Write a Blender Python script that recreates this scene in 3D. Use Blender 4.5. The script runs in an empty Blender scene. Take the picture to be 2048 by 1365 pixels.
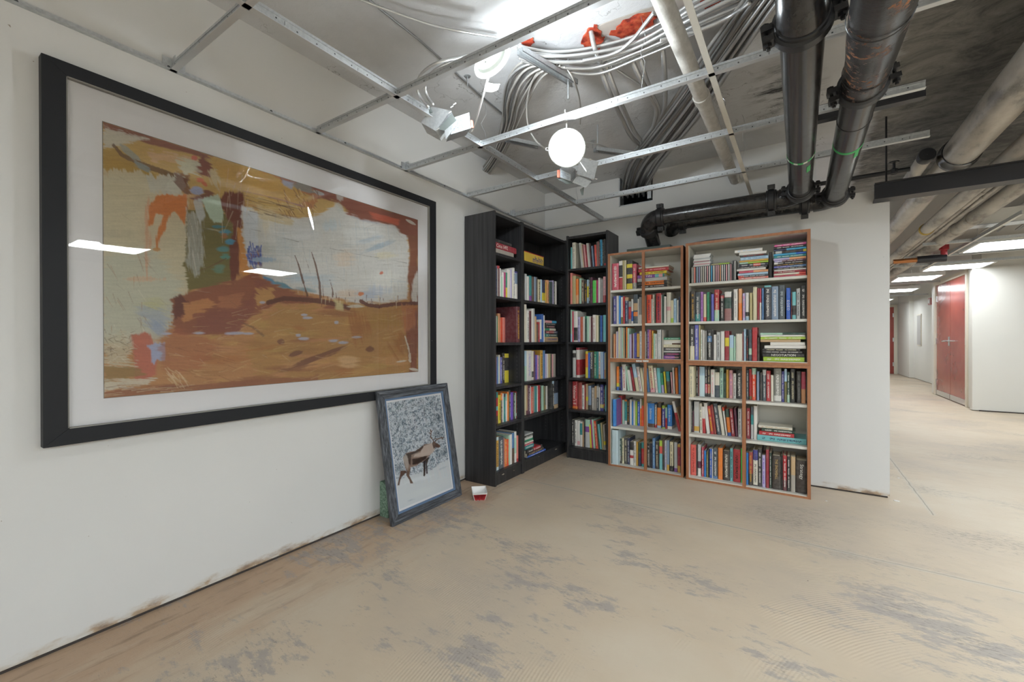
import bpy, math, random
import numpy as np
from math import sin, cos, pi, radians, sqrt, atan2
from mathutils import Vector, Matrix
random.seed(7)
SC = bpy.context.scene
COL = SC.collection

# ------------------------------------------------------------------ camera, exposure
F_PX, YAW, PITCH, ROLL = 862.29, 0.5868, -0.0025, -0.0026
CAM = np.array([2.1352, 0.0, 1.0738])
FW = np.array([-sin(YAW) * cos(PITCH), cos(YAW) * cos(PITCH), sin(PITCH)])
_r = np.array([cos(YAW), sin(YAW), 0.0])
_u = np.cross(_r, FW)
RI = _r * cos(ROLL) + _u * sin(ROLL)
UP = _u * cos(ROLL) - _r * sin(ROLL)
cd = bpy.data.cameras.new('camera')
cam = bpy.data.objects.new('camera', cd)
COL.objects.link(cam)
cd.sensor_width = 36.0
cd.lens = F_PX * 36.0 / 2048
cd.clip_start = 0.05
cam.matrix_world = Matrix(((RI[0], UP[0], -FW[0], CAM[0]), (RI[1], UP[1], -FW[1], CAM[1]), (RI[2], UP[2], -FW[2], CAM[2]), (0, 0, 0, 1)))
SC.camera = cam
SC.view_settings.view_transform = 'Standard'
SC.view_settings.look = 'None'
SC.view_settings.exposure = 1.35
SC.view_settings.gamma = 1.0
SC.view_settings.use_curve_mapping = False
world = bpy.data.worlds.new('world')
SC.world = world
world.use_nodes = True
world.node_tree.nodes['Background'].inputs[0].default_value = (0.9, 0.93, 1.0, 1)
world.node_tree.nodes['Background'].inputs[1].default_value = 0.35


def ray(u, v):
    return FW + RI * ((u - 1024) / F_PX) - UP * ((v - 682.5) / F_PX)


def on_x(u, v, x):
    d = ray(u, v)
    return CAM + d * ((x - CAM[0]) / d[0])


def on_y(u, v, y):
    d = ray(u, v)
    return CAM + d * ((y - CAM[1]) / d[1])


def on_z(u, v, z):
    d = ray(u, v)
    return CAM + d * ((z - CAM[2]) / d[2])


def at_depth(u, v, t):
    return CAM + ray(u, v) * t


# ------------------------------------------------------------------ colours
def lin(h):
    h = h.lstrip('#')
    c = [int(h[i:i + 2], 16) / 255 for i in (0, 2, 4)]
    return tuple(x / 12.92 if x <= 0.04045 else ((x + 0.055) / 1.055) ** 2.4 for x in c)


PAL = dict(white='dedad4', ivory='d8d2c2', cream='d9cfae', black='1d1c1e', dkgrey='3d3b3b', grey='8f8d8b', ltgrey='b9bab9', greige='a79f95', stone='83837c',
           red='b3202a', crimson='96182e', brick='9c3a34', vermilion='e04a22', coral='d9554a', salmon='de7f72', rose='c4495f', dusty='9a6a68', pink='dba0a4', magenta='b52a76', hotpink='d45a96',
           orange='e57b1f', peach='e0a070', tan='c0a078', gold='d0a03c', yellow='d9c62c', khaki='b5a878', olive='6f6a35', lime='a5c43a', green='1f8a64', brightgreen='4fc04c', pine='24483e', mint='a9cdb8',
           teal='23898a', aqua='6fb9bd', skyblue='3fa3cf', ltblue='a9c6db', iceblue='c3d8df', blue='2a5fae', royal='2c62c4', azure='1f82d2', steel='7f93ad', steelblue='4f79a8', navy='1f2a52', indigo='39398c', periwinkle='6163b8',
           lavender='b3a9cf', purple='7a3f94', plum='5a2340', maroon='5e1c2a', violet='6a45b8', orchid='b07cc4', brown='5a3f30', terracotta='b85a3c', slate='3c4a54', silver='b4bcc0', navyblack='141a2c', darkgreen='1f3a2c', rosewood='9c5f60', espresso='30241f')
LIN = {k: lin(v) for k, v in PAL.items()}
SAY = dict(dkgrey='dark grey', ltgrey='light grey', brightgreen='bright green', skyblue='sky blue', ltblue='light blue', iceblue='ice blue', steelblue='steel blue', navyblack='blackish navy',
           darkgreen='dark green', dusty='dusty pink', hotpink='hot pink', stone='stone grey', steel='steel blue', royal='royal blue')


# ------------------------------------------------------------------ node helpers
def mat(name, col=(0.8, 0.8, 0.8), rough=0.6, metal=0.0, spec=0.5):
    m = bpy.data.materials.new(name)
    m.use_nodes = True
    b = m.node_tree.nodes['Principled BSDF']
    b.inputs['Base Color'].default_value = (*col, 1)
    b.inputs['Roughness'].default_value = rough
    b.inputs['Metallic'].default_value = metal
    b.inputs['Specular IOR Level'].default_value = spec
    return m


class NT:
    def __init__(s, m):
        s.t = m.node_tree
        s.b = s.t.nodes['Principled BSDF']

    def n(s, typ, **kw):
        o = s.t.nodes.new(typ)
        for k, v in kw.items():
            if k.startswith('i_'):
                key = k[2:]
                o.inputs[int(key) if key.isdigit() else key.replace('_', ' ')].default_value = v
            else:
                setattr(o, k, v)
        return o

    def l(s, a, b):
        s.t.links.new(a, b)

    def coord(s, kind='Object', scale=(1, 1, 1), rot=(0, 0, 0), loc=(0, 0, 0)):
        c = s.n('ShaderNodeTexCoord')
        m = s.n('ShaderNodeMapping')
        m.inputs['Scale'].default_value = scale
        m.inputs['Rotation'].default_value = rot
        m.inputs['Location'].default_value = loc
        s.l(c.outputs[kind], m.inputs[0])
        return m.outputs[0]

    def noise(s, vec, scale=5, detail=4, rough=0.55, dist=0.0):
        o = s.n('ShaderNodeTexNoise')
        o.inputs['Scale'].default_value = scale
        o.inputs['Detail'].default_value = detail
        o.inputs['Roughness'].default_value = rough
        o.inputs['Distortion'].default_value = dist
        s.l(vec, o.inputs['Vector'])
        return o.outputs['Fac']

    def ramp(s, fac, stops):
        o = s.n('ShaderNodeValToRGB')
        e = o.color_ramp.elements
        while len(e) < len(stops):
            e.new(0.5)
        for k, (p, c) in enumerate(stops):
            e[k].position = p
            e[k].color = (*c, 1) if len(c) == 3 else c
        s.l(fac, o.inputs[0])
        return o.outputs[0]

    def mask(s, fac, a, b):
        o = s.n('ShaderNodeMapRange')
        o.inputs[1].default_value = a
        o.inputs[2].default_value = b
        s.l(fac, o.inputs[0])
        return o.outputs[0]

    def mix(s, fac, a, b, mode='MIX'):
        o = s.n('ShaderNodeMix', data_type='RGBA', blend_type=mode)
        for sock, val in ((o.inputs['Factor'], fac), (o.inputs['A'], a), (o.inputs['B'], b)):
            pass
        ins = [o.inputs[0], o.inputs[6], o.inputs[7]]
        for sock, val in zip(ins, (fac, a, b)):
            if isinstance(val, (int, float)):
                sock.default_value = val
            elif isinstance(val, tuple):
                sock.default_value = (*val, 1) if len(val) == 3 else val
            else:
                s.l(val, sock)
        return o.outputs[2]

    def math(s, op, a, b=None, clamp=False):
        o = s.n('ShaderNodeMath', operation=op)
        o.use_clamp = clamp
        for k, val in enumerate((a, b)):
            if val is None:
                continue
            if isinstance(val, (int, float)):
                o.inputs[k].default_value = val
            else:
                s.l(val, o.inputs[k])
        return o.outputs[0]

    def bump(s, h, strength=0.3, dist=0.01):
        o = s.n('ShaderNodeBump')
        o.inputs['Strength'].default_value = strength
        o.inputs['Distance'].default_value = dist
        s.l(h, o.inputs['Height'])
        s.l(o.outputs[0], s.b.inputs['Normal'])
        return o

    def base(s, c):
        s.l(c, s.b.inputs['Base Color'])


def emit_mat(name, col, strength):
    m = mat(name, col, 0.5)
    b = m.node_tree.nodes['Principled BSDF']
    b.inputs['Emission Color'].default_value = (*col, 1)
    b.inputs['Emission Strength'].default_value = strength
    return m


# ------------------------------------------------------------------ mesh builder and scene helpers
ORG = {}
M = {}


class MB:
    def __init__(s):
        s.v, s.f, s.uv, s.col, s.ink, s.has = [], [], [], [], [], False

    def face(s, idx, uv=None, col=None, ink=None):
        s.f.append(tuple(idx))
        s.uv.append(uv)
        s.col.append(col)
        s.ink.append(ink)
        if uv is not None or col is not None:
            s.has = True

    def quad(s, a, b, c, d, **k):
        n = len(s.v)
        s.v += [tuple(a), tuple(b), tuple(c), tuple(d)]
        s.face((n, n + 1, n + 2, n + 3), **k)

    def box(s, lo, hi):
        s.obox(lo, (1, 0, 0), (0, 1, 0), (0, 0, 1), hi[0] - lo[0], hi[1] - lo[1], hi[2] - lo[2])
        return s

    def obox(s, P, A, B, C, a, b, c):
        P, A, B, C = (np.array(x, float) for x in (P, A, B, C))
        n = len(s.v)
        for k in (0, 1):
            for j in (0, 1):
                for i in (0, 1):
                    s.v.append(tuple(P + A * a * i + B * b * j + C * c * k))
        for q in ((0, 2, 3, 1), (4, 5, 7, 6), (0, 1, 5, 4), (2, 6, 7, 3), (0, 4, 6, 2), (1, 3, 7, 5)):
            s.face([n + x for x in q])
        return s

    def prism(s, pts, ext):
        """pts: list of 3-D points of a polygon, pushed along ext"""
        n = len(s.v)
        e = np.array(ext, float)
        m = len(pts)
        s.v += [tuple(p) for p in pts] + [tuple(np.array(p, float) + e) for p in pts]
        s.face(range(n + m - 1, n - 1, -1))
        s.face(range(n + m, n + 2 * m))
        for i in range(m):
            j = (i + 1) % m
            s.face((n + i, n + j, n + m + j, n + m + i))
        return s

    def tube(s, pts, r, n=10, cap=True, uv=True):
        pts = [np.array(p, float) for p in pts]
        m = len(pts)
        rad = r if isinstance(r, (list, tuple, np.ndarray)) else [r] * m
        tan = []
        for i in range(m):
            t = pts[min(i + 1, m - 1)] - pts[max(i - 1, 0)]
            tan.append(t / (np.linalg.norm(t) + 1e-12))
        up = np.array([0, 0, 1.0]) if abs(tan[0][2]) < 0.9 else np.array([1.0, 0, 0])
        a = np.cross(tan[0], up)
        a /= np.linalg.norm(a)
        base = len(s.v)
        L = [0.0]
        for i in range(1, m):
            L.append(L[-1] + float(np.linalg.norm(pts[i] - pts[i - 1])))
        for i in range(m):
            a = a - tan[i] * (a @ tan[i])
            a /= np.linalg.norm(a)
            b = np.cross(tan[i], a)
            for k in range(n):
                q = 2 * pi * k / n
                s.v.append(tuple(pts[i] + (a * cos(q) + b * sin(q)) * rad[i]))
        for i in range(m - 1):
            for k in range(n):
                k2 = (k + 1) % n
                s.face((base + i * n + k, base + i * n + k2, base + (i + 1) * n + k2, base + (i + 1) * n + k),
                       uv=((k / n, L[i]), ((k + 1) / n, L[i]), ((k + 1) / n, L[i + 1]), (k / n, L[i + 1])) if uv else None)
        if cap:
            s.face([base + k for k in range(n - 1, -1, -1)], uv=((0, 0),) * n if uv else None)
            s.face([base + (m - 1) * n + k for k in range(n)], uv=((0, 0),) * n if uv else None)
        return s

    def disc_stack(s, C, axis, prof, n=32):
        """lathe: prof = [(radius, along)], round axis through C"""
        axis = np.array(axis, float)
        axis /= np.linalg.norm(axis)
        pts = [np.array(C, float) + axis * z for _, z in prof]
        up = np.array([0, 0, 1.0]) if abs(axis[2]) < 0.9 else np.array([1.0, 0, 0])
        a = np.cross(axis, up)
        a /= np.linalg.norm(a)
        b = np.cross(axis, a)
        base = len(s.v)
        for (r, z), p in zip(prof, pts):
            for k in range(n):
                q = 2 * pi * k / n
                s.v.append(tuple(p + (a * cos(q) + b * sin(q)) * max(r, 1e-5)))
        for i in range(len(prof) - 1):
            for k in range(n):
                k2 = (k + 1) % n
                s.face((base + i * n + k, base + i * n + k2, base + (i + 1) * n + k2, base + (i + 1) * n + k))
        return s

    def build(s, name, m, parent=None, origin=None, smooth=False, bevel=0.0, auto=None):
        me = bpy.data.meshes.new(name)
        o = bpy.data.objects.new(name, me)
        if parent is not None:
            org = ORG[parent.name]
        elif origin is not None:
            org = np.array(origin, float)
        else:
            org = np.zeros(3)
        V = np.array(s.v, float) - org
        me.from_pydata([tuple(x) for x in V], [], s.f)
        if s.has:
            uvl = me.uv_layers.new(name='UVMap')
            flat = []
            for f, u in zip(s.f, s.uv):
                flat += [c for p in (u if u is not None else ((-1.0, -1.0),) * len(f)) for c in p]
            uvl.data.foreach_set('uv', flat)
            if any(c is not None for c in s.col):
                a = me.attributes.new('col', 'FLOAT_COLOR', 'FACE')
                a.data.foreach_set('color', [x for c in s.col for x in (*(c or (0.5, 0.5, 0.5)), 1.0)])
                a = me.attributes.new('ink', 'FLOAT_COLOR', 'FACE')
                a.data.foreach_set('color', [x for c in s.ink for x in ((*c, 1.0) if c else (0, 0, 0, 0))])
                a = me.attributes.new('inked', 'FLOAT', 'FACE')
                a.data.foreach_set('value', [1.0 if c else 0.0 for c in s.ink])
        if smooth:
            me.polygons.foreach_set('use_smooth', [True] * len(me.polygons))
            if auto:
                me.set_sharp_from_angle(angle=radians(auto))
        me.materials.append(m)
        me.update()
        COL.objects.link(o)
        if parent is not None:
            o.parent = parent
        elif origin is not None:
            o.location = org
        ORG[o.name] = org
        if bevel:
            md = o.modifiers.new('edge', 'BEVEL')
            md.width = bevel
            md.segments = 2
            md.limit_method = 'ANGLE'
        return o


def tag(o, label, cat, group=None):
    o['label'] = label
    o['category'] = cat
    if group:
        o['group'] = group
    return o


def thing(name, label, cat, origin, group=None):
    o = bpy.data.objects.new(name, None)
    COL.objects.link(o)
    o.location = origin
    o.empty_display_size = 0.05
    ORG[o.name] = np.array(origin, float)
    return tag(o, label, cat, group)


def structure(o):
    o['kind'] = 'structure'
    return o


def stuff(o):
    o['kind'] = 'stuff'
    return o


def box(name, m, lo, hi, parent=None, bevel=0.0, origin=None):
    return MB().box(lo, hi).build(name, m, parent, origin, bevel=bevel)


def smooth_path(pts, step=0.02, closed=False):
    P = [np.array(p, float) for p in pts]
    if len(P) == 2:
        P = [P[0], (P[0] + P[1]) / 2, P[1]]
    Q = [2 * P[0] - P[1]] + P + [2 * P[-1] - P[-2]]
    out = []
    for i in range(1, len(Q) - 2):
        p0, p1, p2, p3 = Q[i - 1:i + 3]
        k = max(2, int(np.linalg.norm(p2 - p1) / step))
        for j in range(k):
            t = j / k
            out.append(0.5 * (2 * p1 + (p2 - p0) * t + (2 * p0 - 5 * p1 + 4 * p2 - p3) * t * t + (3 * p1 - p0 - 3 * p2 + p3) * t ** 3))
    out.append(P[-1])
    return out


# lettering: every word that can be read in the photograph, turned into mesh once
WORDS = {}


def make_words(words):
    tmp = []
    for w in words:
        cu = bpy.data.curves.new('lettering', 'FONT')
        cu.body = w
        cu.resolution_u = 2
        cu.align_x = 'CENTER'
        cu.space_line = 0.82
        ob = bpy.data.objects.new('lettering', cu)
        COL.objects.link(ob)
        tmp.append((w, ob, cu))
    dg = bpy.context.evaluated_depsgraph_get()
    for w, ob, cu in tmp:
        me = bpy.data.meshes.new_from_object(ob.evaluated_get(dg))
        V = np.array([v.co[:] for v in me.vertices])
        F = [tuple(p.vertices) for p in me.polygons]
        WORDS[w] = (V, F)
        bpy.data.meshes.remove(me)
    for w, ob, cu in tmp:
        bpy.data.objects.remove(ob)
        bpy.data.curves.remove(cu)


def letter(word, name, m, parent, P, X, Y, width, height, push=(0, 0, 0)):
    """word fitted into width x height, centred at P, reading along X with letter tops towards Y"""
    V, F = WORDS[word]
    lo, hi = V.min(0), V.max(0)
    c = (lo + hi) / 2
    sx, sy = width / (hi[0] - lo[0]), height / (hi[1] - lo[1])
    b = MB()
    P, X, Y = (np.array(q, float) for q in (P, X, Y))
    b.v = [tuple(P + X * (v[0] - c[0]) * sx + Y * (v[1] - c[1]) * sy + np.array(push)) for v in V]
    for f in F:
        b.face(f)
    return b.build(name, m, parent)
# ------------------------------------------------------------------ lamps the place has, and added fill panels
FILL_POWER, ROOM_POWER, CORRIDOR_POWER, BULB_POWER = 13.0, 26.0, 7.0, 75.0
M['panel'] = emit_mat('fill_panel_diffuser', (0.87, 0.955, 1.0), FILL_POWER)
M['panel_room'] = emit_mat('room_panel_diffuser', (0.87, 0.955, 1.0), ROOM_POWER)
M['panel_corridor'] = emit_mat('corridor_panel_diffuser', (0.90, 0.965, 1.0), CORRIDOR_POWER)
M['lampframe'] = mat('white_lamp_frame', lin('d8d8d6'), 0.5)
LZ = 2.12
PANELS = [((4.08, 1.23, 4.62, 1.83), 'square ceiling light panel beside the room, level with the abstract painting'),
          ((4.40, 3.17, 4.95, 3.77), 'square ceiling light panel beside the room, level with the bookcases'),
          ((3.80, 6.78, 5.00, 7.42), 'long lit ceiling panel in the corridor next to the pipes, first of the row'),
          ((3.74, 8.56, 4.36, 9.12), 'lit ceiling panel in the corridor right before the red double doors'),
          ((3.56, 9.80, 4.10, 10.5), 'lit ceiling panel in the corridor beside the red double doors'),
          ((3.56, 12.1, 4.20, 12.8), 'lit ceiling panel in the corridor past the red double doors'),
          ((3.56, 15.0, 4.20, 15.7), 'lit ceiling panel at the far end of the corridor')]
ROWS = ('first', 'second', 'third')
for r, y in enumerate((-0.95, -2.45, -3.95)):  # unseen panels added behind the camera as fill light
    for c, x in enumerate((3.2, 4.5, 5.8, 7.1)):
        if r == 0 and c == 0:
            continue
        PANELS.append(((x - 0.3, y - 0.3, x + 0.3, y + 0.3), f'added fill light panel behind the photographer, {ROWS[r]} row, {ROWS[c] if c < 3 else ("fourth", "fifth")[c - 3]} counted from the painting wall'))
for (x0, y0, x1, y1), lab in PANELS:
    T = thing('ceiling_light', lab, 'light', ((x0 + x1) / 2, (y0 + y1) / 2, LZ))
    b = MB()
    e = 0.03
    b.box((x0 - e, y0 - e, LZ), (x0, y1 + e, LZ + 0.06)).box((x1, y0 - e, LZ), (x1 + e, y1 + e, LZ + 0.06)).box((x0, y0 - e, LZ), (x1, y0, LZ + 0.06)).box((x0, y1, LZ), (x1, y1 + e, LZ + 0.06))
    b.box((x0, y0, LZ + 0.05), (x1, y1, LZ + 0.06))
    b.build('frame', M['lampframe'], T)
    box('diffuser', M['panel_corridor' if y0 > 4 else 'panel_room' if y0 > 0 else 'panel'], (x0, y0, LZ + 0.004), (x1, y1, LZ + 0.012), T)
    b = MB()
    for x in (x0 + 0.05, x1 - 0.05):
        b.tube([(x, (y0 + y1) / 2, LZ + 0.06), (x, (y0 + y1) / 2, 2.55)], 0.003, 5)
    stuff(b.build('hanger_wires', M['lampframe'], T))
# ------------------------------------------------------------------ materials of the room



def wall_mat(name, col, wear=True):
    m = mat(name, col, 0.75, spec=0.25)
    t = NT(m)
    pos = t.coord('Object')
    big = t.noise(pos, 0.9, 3)
    c = t.mix(t.mask(big, 0.35, 0.7), tuple(x * 0.965 for x in col), tuple(min(1, x * 1.02) for x in col))
    if wear:
        sep = t.n('ShaderNodeSeparateXYZ')
        t.l(pos, sep.inputs[0])
        rag = t.noise(t.coord('Object', (1, 1, 3)), 9, 6, 0.7)
        edge = t.math('ADD', sep.outputs[2], t.math('MULTIPLY', t.math('SUBTRACT', rag, 0.5), 0.085))
        low = t.mask(edge, 0.05, 0.02)
        tone = t.ramp(t.noise(t.coord('Object', (2, 2, 4)), 5, 4), [(0.38, (0.60, 0.585, 0.56)), (0.50, (0.52, 0.47, 0.41)), (0.56, (0.42, 0.31, 0.21)), (0.68, (0.26, 0.19, 0.14))])
        c = t.mix(low, c, tone)
        speck = t.noise(pos, 55, 2)
        c = t.mix(t.mask(speck, 0.765, 0.79), c, (0.30, 0.26, 0.22))
    t.base(c)
    t.bump(t.noise(pos, 140, 3), 0.08, 0.002)
    return m


M['wall'] = wall_mat('painted_drywall', lin('d0cfcd'))
M['wall_plain'] = wall_mat('painted_corridor_wall', lin('dcdad4'), wear=False)
M['void'] = mat('dark_cavity', (0.012, 0.014, 0.02), 0.9)
M['gap'] = mat('floor_gap_shade', (0.05, 0.04, 0.035), 0.9)  # near-black colour stands in for the shade in the floor gap


def floor_mat():
    m = mat('worn_concrete', lin('b5a590'), 0.55, spec=0.35)
    t = NT(m)
    pos = t.coord('Object')
    n1 = t.noise(pos, 1.1, 6, 0.62)
    c = t.ramp(n1, [(0.33, lin('b3a594')), (0.5, lin('bfae98')), (0.66, lin('c4b6a2'))])
    # warmer, browner strip along the wall where the base was torn off
    sep = t.n('ShaderNodeSeparateXYZ')
    t.l(pos, sep.inputs[0])
    wob = t.noise(t.coord('Object', (3, 0.8, 1)), 2.2, 6, 0.65)
    near = t.mask(t.math('ADD', sep.outputs[0], t.math('MULTIPLY', t.math('SUBTRACT', wob, 0.5), 0.9)), 0.52, 0.16)
    c = t.mix(t.math('MULTIPLY', near, 0.62), c, lin('a8866a'))
    grime = t.noise(t.coord('Object', (7, 1.0, 1)), 2.6, 7, 0.7)
    c = t.mix(t.math('MULTIPLY', t.math('MULTIPLY', t.mask(grime, 0.52, 0.70), near), 0.75), c, lin('6f5a4a'))
    # old grey paint left in scraped patches
    big = t.noise(t.coord('Object', (1.0, 1.5, 1), rot=(0, 0, 0.5)), 1.35, 3, 0.5)
    far = t.mask(sep.outputs[1], 2.9, 2.2)
    fine = t.noise(t.coord('Object', (1.0, 2.3, 1), rot=(0, 0, 0.45)), 7.5, 9, 0.76)
    patch = t.mask(t.math('ADD', t.math('MULTIPLY', big, 0.55), t.math('MULTIPLY', fine, 0.62)), 0.612, 0.662)
    c = t.mix(t.math('MULTIPLY', patch, t.math('ADD', t.math('MULTIPLY', far, 0.6), 0.14)), c, lin('99928e'))
    specks = t.noise(t.coord('Object', (1.0, 3.0, 1), rot=(0, 0, 0.4)), 30, 7, 0.75)
    dark = t.mask(t.math('ADD', t.math('MULTIPLY', specks, 0.7), t.math('MULTIPLY', big, 0.42)), 0.635, 0.68)
    c = t.mix(t.math('MULTIPLY', dark, 0.55), c, lin('756f69'))
    pits = t.noise(pos, 26, 2)
    c = t.mix(t.mask(pits, 0.775, 0.80), c, lin('3c3834'))
    # saw-cut joints (one across the room, one along the corridor)
    sq = t.math('MULTIPLY', t.math('SUBTRACT', t.noise(t.coord('Object', (1, 1, 1)), 14, 3), 0.5), 0.012)
    j = t.math('ABSOLUTE', t.math('ADD', t.math('SUBTRACT', t.math('ADD', sep.outputs[1], t.math('MULTIPLY', sep.outputs[0], 0.0428)), 2.831), sq))
    j2 = t.math('ABSOLUTE', t.math('ADD', t.math('SUBTRACT', sep.outputs[0], 2.817), sq))
    j2 = t.math('ADD', j2, t.mask(sep.outputs[1], 3.6, 3.2))
    jj = t.math('MINIMUM', j, j2)
    c = t.mix(t.math('MULTIPLY', t.mask(jj, 0.022, 0.012), 0.35), c, lin('b7b2a8'))
    c = t.mix(t.math('MULTIPLY', t.mask(jj, 0.0045, 0.0015), 0.55), c, lin('6d675f'))
    t.base(c)
    # trowel arcs: fine parallel ridges swept in curves
    wv = t.n('ShaderNodeTexWave', wave_type='RINGS', rings_direction='SPHERICAL')
    wv.inputs['Scale'].default_value = 26
    wv.inputs['Distortion'].default_value = 1.2
    wv.inputs['Detail'].default_value = 1
    t.l(t.coord('Object', loc=(-3.1, -1.3, 0)), wv.inputs['Vector'])
    zone = t.mask(t.noise(pos, 1.6, 2), 0.50, 0.6)
    h = t.math('MULTIPLY', t.math('MULTIPLY', wv.outputs['Fac'], zone), 0.6)
    h = t.math('ADD', h, t.math('MULTIPLY', fine, 0.8))
    h = t.math('SUBTRACT', h, t.math('MULTIPLY', t.mask(jj, 0.006, 0.001), 1.2))
    t.bump(h, 0.22, 0.006)
    r = t.mask(fine, 0.2, 0.9)
    t.l(t.math('ADD', t.math('MULTIPLY', r, 0.25), 0.42), t.b.inputs['Roughness'])
    return m


def slab_mat():
    m = mat('painted_concrete_slab', lin('b4b1ad'), 0.6)
    t = NT(m)
    pos = t.coord('Object')
    n1 = t.noise(pos, 1.3, 5, 0.6)
    c = t.ramp(n1, [(0.3, lin('bab9b9')), (0.5, lin('c8c8c9')), (0.7, lin('d3d3d5'))])
    cr = t.n('ShaderNodeTexVoronoi', feature='DISTANCE_TO_EDGE')
    cr.inputs['Scale'].default_value = 7
    wob = t.n('ShaderNodeMix', data_type='VECTOR')
    nz = t.n('ShaderNodeTexNoise')
    nz.inputs['Scale'].default_value = 9
    nz.inputs['Detail'].default_value = 5
    t.l(pos, nz.inputs['Vector'])
    wob.inputs[0].default_value = 0.22
    t.l(pos, wob.inputs[4])
    t.l(nz.outputs['Color'], wob.inputs[5])
    t.l(wob.outputs[1], cr.inputs['Vector'])
    crack = t.math('MULTIPLY', t.mask(cr.outputs['Distance'], 0.012, 0.002), t.mask(t.noise(pos, 2.3, 2), 0.55, 0.62))
    c = t.mix(t.math('MULTIPLY', crack, 0.7), c, lin('5d564f'))
    # black mastic left on the slab over the corridor side
    sep = t.n('ShaderNodeSeparateXYZ')
    t.l(pos, sep.inputs[0])
    rag = t.noise(t.coord('Object', (1, 1.6, 1)), 3.5, 8, 0.7)
    xx = t.math('ADD', sep.outputs[0], t.math('MULTIPLY', t.math('SUBTRACT', rag, 0.5), 0.22))
    dirty = t.mask(xx, 2.50, 2.58)
    streak = t.noise(t.coord('Object', (1.5, 2.4, 1), rot=(0, 0, 0.35)), 2.6, 9, 0.78, 0.6)
    clump = t.noise(t.coord('Object', (1, 1.3, 1)), 1.3, 3)
    streak = t.math('ADD', t.math('MULTIPLY', streak, 0.72), t.math('MULTIPLY', clump, 0.30))
    tone = t.ramp(streak, [(0.38, (0.022, 0.022, 0.021)), (0.47, (0.075, 0.072, 0.066)), (0.55, (0.17, 0.16, 0.145)), (0.66, (0.26, 0.245, 0.22))])
    c = t.mix(dirty, c, tone)
    far = t.mask(sep.outputs[1], 5.2, 6.2)
    c = t.mix(far, c, lin('a9a59e'))
    smut = t.noise(t.coord('Object', (1, 3.4, 1)), 2.6, 7, 0.75)
    dx = t.math('SUBTRACT', sep.outputs[0], 2.06)
    dy = t.math('SUBTRACT', sep.outputs[1], 3.05)
    spot = t.mask(t.math('ADD', t.math('MULTIPLY', t.math('MULTIPLY', dx, dx), 9.0), t.math('MULTIPLY', t.math('MULTIPLY', dy, dy), 3.0)), 0.5, 0.05)
    c = t.mix(t.math('MULTIPLY', spot, t.mask(smut, 0.46, 0.6)), c, (0.03, 0.03, 0.03))
    t.base(c)
    h = t.math('ADD', t.math('MULTIPLY', t.noise(pos, 11, 8, 0.7), 0.7), t.math('MULTIPLY', streak, t.math('MULTIPLY', dirty, 2.2)))
    h = t.math('SUBTRACT', h, crack)
    t.bump(h, 0.45, 0.02)
    return m


M['floor'] = floor_mat()
M['slab'] = slab_mat()

# ------------------------------------------------------------------ shell
D, WX, GZ, CZ = 3.819, 2.645, 2.175, 2.55
structure(box('floor', M['floor'], (-0.12, -5.0, -0.1), (9.0, 20.0, 0.0)))
structure(box('ceiling', M['slab'], (-0.12, -5.0, CZ), (9.0, 20.0, CZ + 0.15)))
wl = structure(box('wall_left', M['wall'], (-0.12, -5.0, 0.012), (0.0, D + 0.12, CZ)))
b = MB()   # far wall of the room with the square hole where the cables pass
HX0, HX1, HZ0, HZ1 = 0.770, 1.074, 2.283, 2.545
for lo, hi in (((0, D, 0.012), (HX0, D + 0.12, CZ)), ((HX1, D, 0.012), (2.24, D + 0.12, CZ)), ((HX0, D, 0.012), (HX1, D + 0.12, HZ0)),
               ((2.24, D, 0.012), (WX, D + 0.12, 2.088))):
    b.box(lo, hi)
wb = structure(b.build('wall_back', M['wall']))
b = MB()
for lo, hi in (((HX0 - 0.02, D + 0.12, HZ0 - 0.02), (HX1 + 0.02, D + 0.5, HZ0)), ((HX0 - 0.02, D + 0.5, HZ0 - 0.02), (HX1 + 0.02, D + 0.52, CZ)),
               ((HX0 - 0.03, D + 0.12, HZ0), (HX0, D + 0.5, CZ)), ((HX1, D + 0.12, HZ0), (HX1 + 0.03, D + 0.5, CZ))):
    b.box(lo, hi)
structure(b.build('wall_cavity', M['void']))
M['galv'] = mat('galvanised_steel', (0.55, 0.57, 0.58), 0.38, 0.85)
t = NT(M['galv'])
t.l(t.ramp(t.noise(t.coord('Object'), 90, 2), [(0.3, (0.50, 0.52, 0.54)), (0.7, (0.62, 0.64, 0.65))]), t.b.inputs['Base Color'])
b = MB()
b.box((HX0 + 0.0, D - 0.002, HZ0), (HX0 + 0.012, D + 0.1, HZ1)).box((HX1 - 0.045, D - 0.003, HZ0 + 0.03), (HX1 - 0.012, D + 0.1, HZ1)).box((HX0, D - 0.002, HZ0), (HX1, D + 0.1, HZ0 + 0.01))
structure(b.build('trim_1', M['galv']))
structure(box('gap_strip_left', M['gap'], (-0.1, -5.0, 0.0), (-0.004, D, 0.014)))  # dark strip painting the shade under the raised wall, no real skirting
structure(box('gap_strip_back', M['gap'], (0, D + 0.004, 0.0), (WX - 0.01, D + 0.1, 0.014)))
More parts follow.
